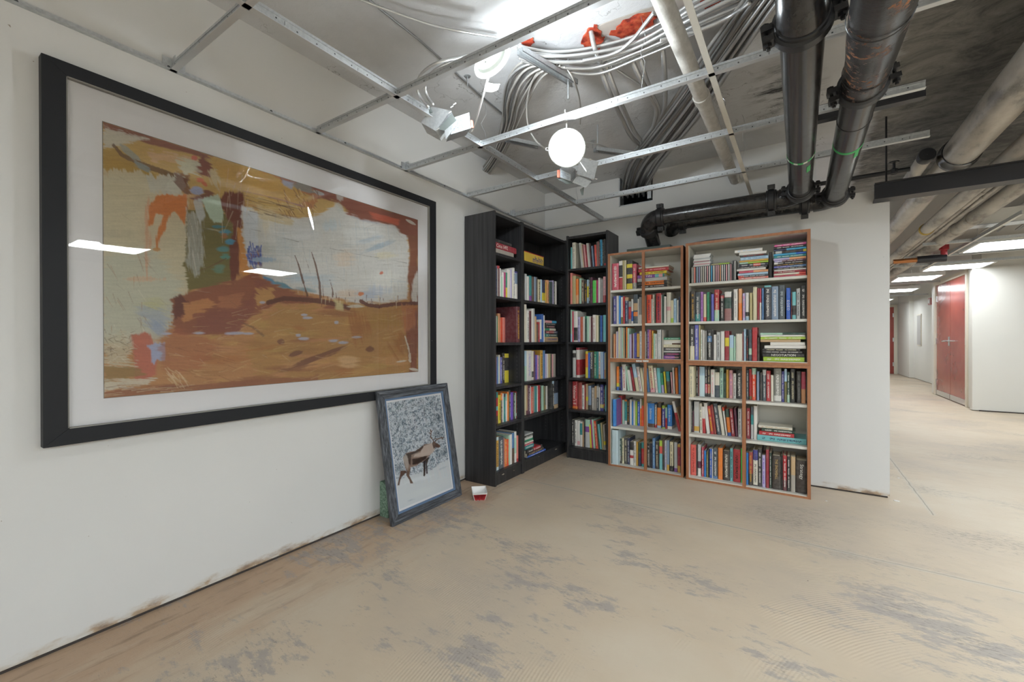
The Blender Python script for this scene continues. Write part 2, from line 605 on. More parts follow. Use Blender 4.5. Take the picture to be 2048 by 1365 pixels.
# corridor shell
structure(box('wall_right', M['wall_plain'], (8.9, -5.0, 0.0), (9.0, 9.15, CZ)))
structure(box('wall_front', M['wall_plain'], (-0.12, -5.1, 0.0), (9.0, -5.0, CZ)))
structure(box('wall_corridor_facing', M['wall_plain'], (4.29, 9.15, 0.012), (9.0, 9.27, 2.13)))
structure(box('wall_corridor_above', M['wall_plain'], (4.29, 9.17, 2.13), (9.0, 9.27, CZ)))
b = MB()
XD = 4.33
b.box((XD, 9.27, 0.012), (XD + 0.12, 9.50, CZ)).box((XD, 11.46, 0.012), (XD + 0.12, 11.70, CZ)).box((XD, 9.50, 2.16), (XD + 0.12, 11.46, CZ))
structure(b.build('wall_corridor_doors', M['wall_plain']))
structure(box('wall_corridor_return', M['wall_plain'], (XD + 0.12, 11.58, 0.012), (4.9, 11.70, CZ)))
structure(box('wall_corridor_recess', M['wall_plain'], (4.76, 11.70, 0.012), (4.88, 16.0, CZ)))
structure(box('wall_corridor_jog', M['wall_plain'], (4.66, 15.9, 0.012), (4.80, 17.45, CZ)))
structure(box('wall_corridor_end', M['wall_plain'], (2.5, 17.5, 0.012), (4.70, 17.62, CZ)))
structure(box('wall_corridor_side', M['wall_plain'], (2.35, D + 0.125, 0.012), (2.47, 17.5, 2.08)))
structure(box('wall_far', M['wall_plain'], (-0.12, 19.9, 0.0), (9.0, 20.0, CZ)))
b = MB()
for x in (4.29,):
    b.box((4.36, 9.135, 0.0), (5.0, 9.16, 0.016))
structure(b.build('gap_strip_corridor', M['gap']))  # strip in the gap-shade colour along the wall foot
# ------------------------------------------------------------------ bookcases
def grain(name, dark, light, rough=0.45, axis='z', scale=60):
    m = mat(name, light, rough)
    t = NT(m)
    s = {'z': (scale, scale, 1.4), 'x': (1.4, scale, scale), 'y': (scale, 1.4, scale)}[axis]
    n = t.noise(t.coord('Object', s), 1.0, 5, 0.6)
    t.base(t.ramp(n, [(0.35, dark), (0.65, light)]))
    t.bump(n, 0.12, 0.002)
    return m


M['blackwood'] = grain('black_brown_wood', (0.016, 0.016, 0.018), (0.042, 0.041, 0.043), 0.40)
M['melamine'] = mat('white_melamine', lin('d6d3ca'), 0.5)
M['cherry'] = grain('cherry_edge', lin('9a6444'), lin('ad7650'), 0.5, 'z', 40)
M['cherrydark'] = grain('cherry_side', lin('4a2a1e'), lin('6a3d2a'), 0.5, 'z', 40)
M['hole'] = mat('pin_hole', (0.16, 0.16, 0.17), 0.6)
M['chip'] = mat('chipboard_scuff', lin('a79d8c'), 0.8)
ZW = [0.100, 0.440, 0.729, 1.054, 1.397, 1.717]      # shelf tops of the black cases
H3 = 2.019


def black_case(label, O, W, Dp, w, d, zs=ZW):
    """O: front bottom corner, W along the front, Dp into the case"""
    O, W, Dp = (np.array(q, float) for q in (O, W, Dp))
    Z = np.array([0, 0, 1.0])
    c = O + W * w / 2 + Dp * d / 2
    T = thing('bookcase', label, 'bookcase', c)
    th = 0.018
    m = M['blackwood']
    for a in (0, w - th):
        MB().obox(O + W * a, W, Dp, Z, th, d, H3).build('side_panel', m, T, bevel=0.001)
    MB().obox(O + W * th + Dp * (d - 0.006), W, Dp, Z, w - 2 * th, 0.006, H3).build('back_panel', m, T)
    MB().obox(O + W * th + Dp * 0.002 + Z * (H3 - 0.03), W, Dp, Z, w - 2 * th, d - 0.01, 0.022).build('top_panel', m, T, bevel=0.001)
    MB().obox(O + W * th + Dp * 0.01, W, Dp, Z, w - 2 * th, 0.014, zs[0] - 0.02).build('plinth', m, T)
    for z in zs:
        MB().obox(O + W * th + Dp * 0.003 + Z * (z - 0.02), W, Dp, Z, w - 2 * th, d - 0.01, 0.02).build('shelf', m, T, bevel=0.001)
    h = MB()      # drilled pin holes down the inside of both sides
    for side in (th + 0.0004, w - th - 0.0004):
        for dd in (0.045, d - 0.06):
            for k in range(50):
                z = 0.2 + k * 0.032
                p = O + W * side + Dp * dd + Z * z
                r = 0.0026
                h.quad(p - Dp * r - Z * r, p + Dp * r - Z * r, p + Dp * r + Z * r, p - Dp * r + Z * r)
    stuff(h.build('pin_holes', M['hole'], T))
    return T, O, W, Dp, w, d


BX = 0.2925
T_B1 = black_case('tall narrow black-brown bookcase standing next to the leaning deer picture', (BX, 2.5443, 0), (0, 1, 0), (-1, 0, 0), 0.384, BX - 0.012)
T_B2 = black_case('tall wide black-brown bookcase between the two narrow black ones', (BX, 2.930, 0), (0, 1, 0), (-1, 0, 0), 0.785, BX - 0.012)
T_B3 = black_case('tall narrow black-brown bookcase beside the white bookcases', (0.3715, 3.5497, 0), (1, 0, 0), (0, 1, 0), 0.397, 0.262)
for T, spots in ((T_B1, ((0.10, 0.062, 0.030), (0.245, 0.055, 0.012))), (T_B2, ((0.50, 0.086, 0.05), (0.56, 0.07, 0.03), (0.25, 0.075, 0.012), (0.03, 0.09, 0.012)))):
    for a, z, s in spots:      # chipped veneer along the plinth
        P = T[1] + T[2] * (0.018 + a) + np.array([0, 0, z])
        pts = []
        for k in range(9):
            q = 2 * pi * k / 9
            rr = s * random.uniform(0.35, 1.0)
            pts.append(P + T[2] * cos(q) * rr + np.array([0, 0, 0.28 * sin(q) * rr]) + T[3] * 0.0095)
        MB().prism(pts, -T[3] * 0.0006).build('scuff', M['chip'], T[0])


def white_unit(label, x0, x1, yf, yb, z0, z1, zs, stile, rail_top, rail_bot, side=0.019):
    T = thing('bookcase', label, 'bookcase', ((x0 + x1) / 2, (yf + yb) / 2, z0))
    m = M['melamine']
    e = M['cherry']
    for a in (x0, x1 - side):
        box('side_panel', m, (a + 0.001, yf + 0.004, z0), (a + side - 0.001, yb, z1), T)
    box('back_panel', m, (x0 + side, yb - 0.006, z0), (x1 - side, yb, z1), T)
    box('top_panel', m, (x0 + side, yf + 0.004, z1 - rail_top), (x1 - side, yb - 0.006, z1), T)
    box('bottom_panel', m, (x0 + side, yf + 0.006, z0), (x1 - side, yb - 0.006, zs[0]), T)
    for z in zs[1:]:
        box('shelf', m, (x0 + side, yf + 0.016, z - 0.019), (x1 - side, yb - 0.006, z), T, bevel=0.001)
    for a, b2, c, d2 in ((x0, x0 + side, z0, z1), (x1 - side, x1, z0, z1), (x0 + side, x1 - side, z1 - rail_top, z1), (x0 + side, x1 - side, z0, z0 + rail_bot)):
        box('edge_strip', e, (a, yf, c), (b2, yf + 0.004, d2), T)
    if stile:
        box('stile', e, (stile[0], yf, z0 + rail_bot), (stile[1], yf + 0.014, z1 - rail_top), T)
    for a in (x0 - 0.0006, x1):
        box('outer_veneer', M['cherrydark'], (a, yf, z0), (a + 0.0006, yb, z1), T)
    return T


C1 = (0.7793, 1.3902, 3.520, 3.800)
C2 = (1.4128, 2.2018, 3.500, 3.800)
white_unit('lower half of the narrow white bookcase with brown edges and centre stile', *C1, 0.0, 0.900, [0.015, 0.334, 0.632], (1.084, 1.105), 0.014, 0.013)
white_unit('upper half of the narrow white bookcase with brown edges and centre stile', *C1, 0.901, 1.8055, [0.918, 1.207, 1.495], (1.069, 1.091), 0.016, 0.015)
white_unit('lower half of the wide white bookcase with brown edges and one stile', *C2, 0.0, 0.895, [0.020, 0.346, 0.630], (1.796, 1.819), 0.018, 0.014)
white_unit('upper half of the wide white bookcase with brown edges and no stile', *C2, 0.896, 1.8115, [0.918, 1.211, 1.505], None, 0.018, 0.017)
M['sticker'] = mat('white_sticker', lin('e4e2dc'), 0.6)
M['stickerink'] = mat('sticker_print', (0.15, 0.15, 0.16), 0.7)
for k, (u0, u1) in enumerate(((1272.3, 1283.6), (1285.6, 1297))):
    p, q = on_y(u0, 720.8, 3.520), on_y(u1, 724.4, 3.520)
    o = box('shelf_sticker', M['sticker'], (p[0], 3.5192, q[2]), (q[0], 3.52, p[2]), origin=(p[0], 3.52, q[2]))
    tag(o, ('small white shelf sticker on the brown rail of the narrow white bookcase, under the stile', 'small white shelf sticker on the brown rail, beside the one under the stile')[k], 'sticker')
    mk = MB()
    for r in range(3):
        for s in range(5):
            if (r * 5 + s * 3 + k) % 4:
                a = p[0] + (q[0] - p[0]) * (0.1 + 0.16 * s)
                z = q[2] + (p[2] - q[2]) * (0.22 + 0.24 * r)
                mk.box((a, 3.5190, z), (a + (q[0] - p[0]) * 0.11, 3.51925, z + (p[2] - q[2]) * 0.13))
    stuff(mk.build('print', M['stickerink'], o))

# ------------------------------------------------------------------ books
def book_material():
    m = mat('book_cover', (0.5, 0.5, 0.5), 0.42)
    t = NT(m)
    a = t.n('ShaderNodeAttribute', attribute_name='col')
    i = t.n('ShaderNodeAttribute', attribute_name='ink')
    k = t.n('ShaderNodeAttribute', attribute_name='inked')
    uv = t.n('ShaderNodeUVMap')
    s = t.n('ShaderNodeSeparateXYZ')
    t.l(uv.outputs[0], s.inputs[0])
    mp = t.n('ShaderNodeMapping')
    mp.inputs['Scale'].default_value = (3.0, 5.6, 1)
    t.l(uv.outputs[0], mp.inputs[0])
    n = t.noise(mp.outputs[0], 1.5, 2, 0.7)
    mp2 = t.n('ShaderNodeMapping')
    mp2.inputs['Scale'].default_value = (0.01, 0.55, 1)
    t.l(uv.outputs[0], mp2.inputs[0])
    words = t.noise(mp2.outputs[0], 1.7, 1)
    band = t.mask(t.math('ABSOLUTE', t.math('SUBTRACT', s.outputs[0], 0.5)), 0.21, 0.17)
    on = t.math('MULTIPLY', t.mask(n, 0.47, 0.52), t.math('MULTIPLY', band, t.mask(words, 0.40, 0.44)))
    on = t.math('MULTIPLY', on, k.outputs['Fac'])
    g = t.n('ShaderNodeTexCoord')
    wear = t.noise(g.outputs['Object'], 38, 4)
    c = t.mix(t.mask(wear, 0.3, 0.75), a.outputs['Color'], t.mix(0.16, a.outputs['Color'], (0.55, 0.52, 0.48)))
    t.base(t.mix(on, c, i.outputs['Color']))
    return m


M['cover'] = book_material()
M['pages'] = mat('book_pages', lin('cfc5ae'), 0.8)
t = NT(M['pages'])
t.base(t.ramp(t.noise(t.coord('Object', (1, 1, 1)), 30, 3), [(0.3, lin('bcb097')), (0.7, lin('d8cfba'))]))
M['let_white'] = mat('lettering_white', lin('e6e3da'), 0.6)
M['let_gold'] = mat('lettering_gold', lin('c9a868'), 0.6)
M['let_black'] = mat('lettering_black', (0.02, 0.02, 0.025), 0.6)
M['let_silver'] = mat('lettering_silver', lin('b9c2c4'), 0.5)
ORD = 'first second third fourth fifth sixth seventh eighth ninth tenth eleventh twelfth thirteenth fourteenth fifteenth sixteenth seventeenth eighteenth nineteenth twentieth twenty-first twenty-second twenty-third twenty-fourth twenty-fifth twenty-sixth twenty-seventh twenty-eighth twenty-ninth thirtieth'.split()


def book(P, W, Dp, H, w, d, h, base, bands=(), ink=None, hard=None, title=None, name=None, label='', group=None, tcol='let_white', tz=(0.1, 0.9), frac=0.6, cat='book', plain=False):
    P, W, Dp, H = (np.array(q, float) for q in (P, W, Dp, H))
    hard = hard if hard is not None else (w > 0.027)
    tk = min(0.0028 if hard else 0.0011, w * 0.2)
    b = MB()
    prof = [(0, d), (0, 0.004), (w * 0.2, 0.0), (w * 0.8, 0.0), (w, 0.004), (w, d)]
    inner = [(tk, d), (tk, 0.007), (w * 0.25, 0.005), (w * 0.75, 0.005), (w - tk, 0.007), (w - tk, d)]
    cuts = sorted({0.0, 1.0, 0.1, 0.9, *[x for _, lo, hi in bands for x in (lo, hi)]})
    rows = []
    for c in cuts:
        rows.append(len(b.v))
        for a, dd in prof:
            b.v.append(tuple(P + W * a + Dp * dd + H * (c * h)))
    i0 = len(b.v)
    for c in (0, h):
        for a, dd in inner:
            b.v.append(tuple(P + W * a + Dp * dd + H * c))
    for k in range(len(cuts) - 1):
        mid = (cuts[k] + cuts[k + 1]) / 2
        col = LIN[base]
        for bc, lo, hi in bands:
            if lo <= mid <= hi:
                col = LIN[bc]
        ik = LIN[ink] if (ink and 0.1 <= mid <= 0.9 and not title) else None
        for j in range(5):
            r0, r1 = rows[k], rows[k + 1]
            v0, v1 = cuts[k] * h / w, cuts[k + 1] * h / w
            ua, ub = prof[j][0] / w, prof[j + 1][0] / w
            spine = j in (1, 2, 3)
            b.face((r0 + j, r0 + j + 1, r1 + j + 1, r1 + j), uv=((ua, v0), (ub, v0), (ub, v1), (ua, v1)), col=col, ink=ik if spine else None)
    nu = ((-1, -1),) * 4
    for j in range(5):
        lo, hi = rows[0], rows[-1]
        b.face((i0 + j + 6, i0 + j + 7, i0 + j + 1, i0 + j), uv=nu, col=LIN[base])
        b.face((lo + j + 1, lo + j, i0 + j, i0 + j + 1), uv=nu, col=LIN[base])
        b.face((hi + j, hi + j + 1, i0 + 7 + j, i0 + 6 + j), uv=nu, col=LIN[base])
    b.face((rows[0], rows[-1], i0 + 6, i0), uv=nu, col=LIN[base])
    b.face((rows[-1] + 5, rows[0] + 5, i0 + 5, i0 + 11), uv=nu, col=LIN[base])
    nm = name or ('hardback_book' if hard else 'paperback_book')
    T = thing(nm, label, cat, P + W * w / 2 + Dp * d / 2, group)
    b.build('cover', M['cover'], T)
    e = 0.003 if hard else 0.0004
    MB().obox(P + W * tk + Dp * 0.006 + H * e, W, Dp, H, w - 2 * tk, d - 0.006 - e * 1.3, h - 2 * e).build('page_block', M['pages'], T)
    if title:
        if title == 'M\nO\nM\nO':
            letter(title, 'title', M[tcol], T, P + W * w / 2 + H * h * 0.45 - Dp * 0.0006, W, H, w * 0.62, h * 0.33)
        else:
            zc = (tz[0] + tz[1]) / 2
            letter(title, 'title', M[tcol], T, P + W * w * 0.5 + H * h * zc - Dp * 0.0006, -H, W, h * (tz[1] - tz[0]), w * frac)
    return T


TITLES = {'Circa 1492', "Webster's II", 'REFORMASI', 'LATIN', 'Indonesia', 'Great Britain', 'M\nO\nM\nO', 'NEGOTIATION', 'THE IMPOSSIBLE', 'THE SNOWBALL', 'Strategy'}
make_words(sorted(TITLES | {'PUSH'}))
COUNT = {}


def parse(line):
    p = line.split()
    d = dict(l=float(p[0]), r=float(p[1]), t=float(p[2]), c=p[3], bands=[], ink=None, k=0.0, d=None, hard=None, title=None, x={})
    for q in p[4:]:
        key, _, val = q.partition(':')
        if key == 'b':
            c, lo, hi = val.split(':')
            d['bands'].append((c, float(lo), float(hi)))
        elif key == 'i':
            d['ink'] = val
        elif key == 'k':
            d['k'] = float(val)
        elif key == 'd':
            d['d'] = float(val)
        elif key == 'h':
            d['hard'] = True
        elif key == 'p':
            d['hard'] = False
        elif key == 'T':
            d['title'] = val.replace('_', ' ').replace('|', '\n')
        elif key in ('tc', 'tz', 'tf'):
            d['x'][key] = val
    return d


def look(w, h, d):
    col = SAY.get(d['c'], d['c'])
    size = 'thin' if w < 0.014 else 'thick' if w > 0.032 else 'tall' if h > 0.27 else 'short' if h < 0.19 else ''
    extra = ''
    if d['title']:
        extra = 'with large title'
    elif d['bands']:
        bc = SAY.get(d['bands'][0][0], d['bands'][0][0])
        extra = f'with {bc} band'
    elif d['ink']:
        extra = f"with {SAY.get(d['ink'], d['ink'])} lettering"
    return f'{size} {col} book {extra}'.replace('  ', ' ').strip()


CASES = dict(b1=('x', BX, 'near black bookcase'), b2=('x', BX, 'wide black bookcase'), b3=('y', 3.5497, 'corner black bookcase'), c1=('y', 3.520, 'narrow white bookcase'), c2=('y', 3.500, 'wide white bookcase'))
INNER = dict(b1=(2.5633, 2.9093), b2=(2.949, 3.696), b3=(0.3905, 0.7495), c1=(0.7993, 1.3702), c2=(1.4328, 2.1818))
GAP = dict(b1=0.27, b2=0.27, b3=0.25, c1=0.265, c2=0.28)
SEQ = {}


def place(case, shelf, crop, z, ceil, inset, rows):
    kind, front, cname = CASES[case]
    cx, cy, s = crop
    for line in rows.strip().splitlines():
        d = parse(line)
        ins = d['d'] if d['d'] is not None else inset
        pu = lambda x, y: (cx + x / s, cy + y / s)
        if kind == 'x':
            hit = lambda x, y: on_x(*pu(x, y), front - ins)
            ax, W, Dp = 1, np.array([0, 1.0, 0]), np.array([-1.0, 0, 0])
        else:
            hit = lambda x, y: on_y(*pu(x, y), front + ins)
            ax, W, Dp = 0, np.array([1.0, 0, 0]), np.array([0, 1.0, 0])
        yt = d['t']
        a0, a1 = hit(d['l'], yt)[ax], hit(d['r'], yt)[ax]
        a0, a1 = max(a0, INNER[case][0]), min(a1, INNER[case][1])
        w = max(0.006, a1 - a0 - 0.0006)
        h = max(0.10, min(hit(d['l'], yt)[2] - z, ceil - z - 0.006))
        H = np.array([0, 0, 1.0])
        lift = 0.0
        if d['k']:
            ky = hit(d['l'] + d['k'], yt)[ax] - hit(d['l'], yt)[ax]
            ang = atan2(ky, h)
            H = W * sin(ang) + np.array([0, 0, 1.0]) * cos(ang)
            W = W * cos(ang) - np.array([0, 0, 1.0]) * sin(ang)
            w *= cos(ang)
            h = h / cos(ang) - abs(w * sin(ang)) * 0.5
            lift = max(0.0, w * sin(ang))
        P = np.zeros(3)
        P[ax] = a0
        P[1 - ax] = front - ins if kind == 'x' else front + ins
        P[2] = z + 0.0004 + lift
        dep = min(GAP[case] - ins - 0.006, max(0.11, 0.70 * h))
        key = (case, shelf)
        SEQ[key] = SEQ.get(key, 0) + 1
        label = f'{look(w, h, d)}, {ORD[SEQ[key] - 1]} along {shelf} shelf, {cname}'
        kw = {}
        if 'tz' in d['x']:
            kw['tz'] = tuple(float(q) for q in d['x']['tz'].split(','))
        if 'tc' in d['x']:
            kw['tcol'] = d['x']['tc']
        if 'tf' in d['x']:
            kw['frac'] = float(d['x']['tf'])
        book(P, W, Dp, H, w, dep, h, d['c'], d['bands'], d['ink'], d['hard'], d['title'], label=label, group=f'books on the {shelf} shelf of the {cname}', **kw)


def pile(case, shelf, crop, z, inset, rows, what='stack', name=None, cat='book', noun='book', depth=None):
    """flat books, listed from the bottom up: l r thickness colour ..."""
    kind, front, cname = CASES[case]
    cx, cy, s = crop
    zz = z + 0.0006
    for n, line in enumerate(rows.strip().splitlines()):
        d = parse(line)
        ins = d['d'] if d['d'] is not None else inset
        ax = 1 if kind == 'x' else 0
        ym = 200
        hit = (lambda x, y: on_x(cx + x / s, cy + y / s, front - ins)) if kind == 'x' else (lambda x, y: on_y(cx + x / s, cy + y / s, front + ins))
        a0, a1 = hit(d['l'], ym)[ax], hit(d['r'], ym)[ax]
        a0, a1 = max(a0, INNER[case][0]), min(a1, INNER[case][1])
        th = hit(d['l'], ym)[2] - hit(d['l'], ym + d['t'])[2] - 0.0004
        A = np.zeros(3)
        A[ax] = 1.0
        Dp = np.array([-1.0, 0, 0]) if kind == 'x' else np.array([0, 1.0, 0])
        P = np.zeros(3)
        P[ax] = a1
        P[1 - ax] = front - ins if kind == 'x' else front + ins
        P[2] = zz
        L = a1 - a0
        dep = min(GAP[case] - ins - 0.006, depth or max(0.12, 0.68 * L))
        kw = {}
        if 'tz' in d['x']:
            kw['tz'] = tuple(float(q) for q in d['x']['tz'].split(','))
        if 'tc' in d['x']:
            kw['tcol'] = d['x']['tc']
        if 'tf' in d['x']:
            kw['frac'] = float(d['x']['tf'])
        lk = look(th, L, d).replace('short ', '').replace('tall ', '').replace('book', noun)
        label = f'{lk}, {ORD[n]} from bottom of {what}, {cname}'
        yaw = d['k']
        book(P, (0, 0, 1), Dp, -A, th, dep, L, d['c'], d['bands'], d['ink'], d['hard'], d['title'], label=label, group=f'{noun}s in the {what} of the {cname}', name=name, cat=cat, **kw)
        zz += th + 0.0004
# ---- near black bookcase
pile('b1', 'top', (985, 460, 9.1), 1.717, 0.02, """
45 385 92 greige h:1
48 435 112 crimson h:1 T:Circa_1492 tz:0.42,0.94 tf:0.6
50 350 58 black h:1
""", 'top shelf stack')
place('b1', 'second', (985, 460, 9.1), 1.397, 1.695, 0.02, """
45 70 650 black i:white b:red:.93:1
70 90 655 navy
92 108 650 greige b:red:.9:1
108 135 655 maroon b:red:.92:1
137 156 700 white
158 185 850 mint
186 212 775 white
212 246 772 magenta
246 275 775 green b:yellow:0:.4
276 330 722 white
330 358 720 lavender
358 378 735 ivory
378 408 690 white i:black
410 462 755 white b:steel:.55:.93 b:indigo:.94:1
""")
place('b1', 'third', (985, 605, 15.17), 1.054, 1.375, 0.12, """
95 138 410 white
140 165 420 green
166 250 340 peach
252 315 460 vermilion
316 400 460 salmon
735 888 130 maroon h:1 i:gold d:.012
""")
place('b1', 'fourth', (985, 695, 15.17), 0.729, 1.03, 0.12, """
96 128 300 pink
130 164 300 blue
165 190 285 ltblue
190 242 235 ivory
244 304 305 periwinkle i:white
306 378 180 espresso i:white
380 516 200 yellow b:black:.42:.86
518 590 200 ltblue
592 648 225 white
650 682 225 ivory
""")
place('b1', 'fifth', (985, 770, 15.17), 0.44, 0.705, 0.05, """
96 180 230 red b:teal:.82:1 b:aqua:.42:.55 b:brown:0:.25
182 260 320 yellow i:black
262 308 250 brown i:white b:orange:.75:1
314 345 270 white
347 407 290 teal b:navy:.9:1
409 454 280 white b:mint:.75:1
456 504 215 orange
506 558 170 darkgreen i:white
560 638 240 violet
640 690 240 black i:white
691 718 250 mint
720 792 210 red i:black b:white:.1:.2
""")
place('b1', 'bottom', (985, 850, 13.66), 0.1, 0.415, 0.03, """
98 178 350 gold b:iceblue:0:.1 b:iceblue:.9:1 i:brown
180 308 350 slate i:white h:1
310 338 370 dusty
340 398 410 orange i:cream
400 452 410 vermilion i:gold
454 479 300 mint
480 543 280 white
545 608 230 brown b:steelblue:.5:1
610 663 200 white b:mint:.3:.8
665 718 310 salmon b:red:0:.12
""")
# ---- wide black bookcase
place('b2', 'second', (1045, 490, 11.38), 1.397, 1.695, 0.03, """
66 104 660 ltgrey
106 159 715 white
166 217 700 teal b:purple:0:.22
220 271 725 brown
275 317 730 steel
319 349 735 dkgrey
351 419 785 cream i:black
421 449 790 ltblue
451 524 800 navy b:yellow:.12:.45 b:white:0:.11
526 559 850 gold
560 611 800 peach i:brown
613 649 840 pine
651 690 840 slate
692 714 810 lavender
716 739 830 black i:white
741 788 830 white
""")
place('b2', 'third', (1045, 600, 14.37), 1.054, 1.375, 0.02, """
62 128 130 ivory
130 199 300 white i:black
201 267 320 maroon
269 309 260 white
311 359 250 ltgrey
361 411 475 tan
413 469 700 brown
471 504 640 red
506 558 570 white b:blue:0:.13
560 614 410 blue
616 640 450 white
""")
pile('b2', 'third', (1045, 600, 14.37), 1.054, 0.03, """
648 1018 150 tan i:indigo h:1
650 1000 95 pine i:white b:teal:.7:1
650 1010 85 navy i:white b:crimson:.3:.95
650 955 68 ivory b:green:.6:1
645 940 95 black i:pink
645 960 62 black i:white
645 978 75 skyblue b:pink:.4:1
""", 'third shelf stack')
place('b2', 'fourth', (1045, 690, 17.06), 0.729, 1.03, 0.05, """
90 150 210 ltblue b:mint:0:.5
152 328 205 white i:lavender
331 393 215 ivory b:dkgrey:.1:.3
396 439 225 plum
441 469 345 indigo
471 513 350 violet
516 558 360 pink i:black
561 612 370 stone
615 703 190 gold i:black
706 783 195 steelblue
786 833 320 lavender
836 888 315 white
890 905 320 tan
907 968 310 khaki
970 1008 330 espresso
1010 1058 330 pink
1061 1145 315 greige
""")
place('b2', 'fifth', (1045, 755, 16.06), 0.44, 0.705, 0.07, """
82 119 255 cream
121 174 255 tan b:maroon:0:.14
176 257 250 plum i:white
259 279 290 white
281 364 320 coral i:cream
366 399 290 stone
401 474 290 teal
476 499 280 white
501 579 265 red
581 609 300 black
611 689 280 mint
691 729 290 olive
731 769 290 stone b:tan:0:.2
771 824 285 white
826 861 340 ltgrey
863 904 205 maroon
922 964 130 black d:.03
966 1024 125 black i:white b:ltblue:.9:1 d:.03
1030 1155 120 navyblack b:steel:.15:.55 b:tan:0:.14 d:.03
""")
pile('b2', 'bottom', (1045, 840, 15.17), 0.1, 0.012, """
165 700 55 royal i:white
150 640 90 espresso i:tan
105 600 98 black b:red:.1:.55 i:white
75 345 110 teal i:white d:.03
75 330 60 rose d:.03 i:white
75 332 55 ivory d:.03
75 325 60 green d:.035
75 310 85 white d:.035
75 330 55 black d:.03 i:white
75 322 50 ltgrey d:.03
""", 'bottom shelf stack')
# ---- corner black bookcase
place('b3', 'top', (1130, 470, 19.5), 1.717, 1.985, 0.03, """
215 273 490 aqua
276 408 310 ivory i:grey h:1
622 703 310 ltgrey k:-95
706 739 335 cream k:-92
742 788 380 rosewood k:-90
791 843 370 pink k:-85
846 898 390 crimson k:-82
901 948 320 white k:-80
951 998 320 ltgrey k:-76
1001 1043 330 maroon k:-72
1046 1074 340 black k:-70
1078 1134 430 steel k:-62
1137 1168 420 navy k:-58
1172 1252 390 coral k:-48
1255 1288 265 stone k:-36
1291 1338 260 rosewood k:-32
1341 1380 200 black i:white k:-24
1383 1452 190 skyblue k:-20 i:black
1458 1504 190 black i:white
1510 1583 170 dkgrey b:red:0:.1
""")
place('b3', 'second', (1130, 540, 18.96), 1.397, 1.695, 0.03, """
87 130 150 dkgrey
132 184 150 maroon
187 268 125 salmon
272 398 235 khaki
400 498 345 orange b:peach:0:.35
530 613 335 mint
617 718 390 brown i:cream
737 828 450 black i:gold
831 888 380 ltblue b:yellow:.25:.72
892 953 290 black i:white
957 1035 290 plum
1042 1173 405 brightgreen
1181 1209 390 rose
1211 1249 400 magenta
1252 1328 310 white
1332 1438 370 grey
1441 1538 265 pink b:red:.0:.28 i:grey
""")
place('b3', 'third', (1130, 615, 18.2), 1.054, 1.375, 0.02, """
197 250 95 mint b:ltblue:0:.25
252 308 150 rose
311 453 150 white b:black:.05:.47 h:1
456 548 350 lavender i:black
551 648 350 terracotta
650 715 345 white
718 784 320 pine b:green:.9:1
786 868 330 mint
870 930 330 white
942 998 350 maroon
1001 1108 280 white i:rosewood
1112 1213 300 cream
1217 1268 310 pine
1271 1348 300 blue
1351 1379 300 navy
1382 1488 285 aqua
""")
place('b3', 'fourth', (1130, 690, 18.2), 0.729, 1.03, 0.055, """
271 384 205 ltgrey b:black:.73:.9
402 518 110 white b:red:.08:.6 b:crimson:.93:1 h:1
736 828 240 yellow b:orange:.4:.9
832 903 290 royal
906 1018 260 black T:REFORMASI tz:0.36,0.97 tf:0.55
1021 1048 270 brown
1052 1138 250 green i:white
1140 1213 250 teal
1216 1283 255 white i:red b:tan:0:.15
1287 1393 260 ltblue i:lavender
1395 1424 255 blue
1426 1464 290 ivory b:peach:.05:.35
1466 1510 290 olive
""")
place('b3', 'fifth', (1130, 755, 18.2), 0.44, 0.705, 0.075, """
266 448 150 red h:1 b:orange:0:.09 T:Webster's_II tz:0.16,0.86 tf:0.62
462 608 190 brick h:1
612 698 290 white i:black
702 748 250 brick
752 824 240 tan b:yellow:.35:.5
836 944 310 steel b:dkgrey:0:.2
962 1063 380 greige i:white
1067 1143 320 tan b:greige:0:.5
1147 1223 260 slate b:ltgrey:.5:.95 i:white
1226 1274 370 white
1277 1393 265 indigo i:white b:yellow:.12:.25
1397 1448 330 black i:white b:red:.2:.3
1452 1510 285 aqua
""")
place('b3', 'bottom', (1130, 825, 16.06), 0.1, 0.415, 0.065, """
206 284 240 black i:white
302 384 250 white i:black
387 468 270 white b:pink:.05:.2
472 548 300 white b:teal:.47:.93
552 598 320 tan
600 638 250 black
642 790 230 ltgrey b:purple:.55:.75 b:mint:.75:1 h:1
800 855 400 yellow k:-36
862 902 250 magenta k:-48
905 968 240 mint k:-58
985 1060 285 vermilion i:cream k:-72
1066 1112 300 pine k:-78
1118 1176 400 aqua k:-80
1188 1240 350 khaki k:-58
1250 1310 410 greige k:-42 b:yellow:.2:.35
""")
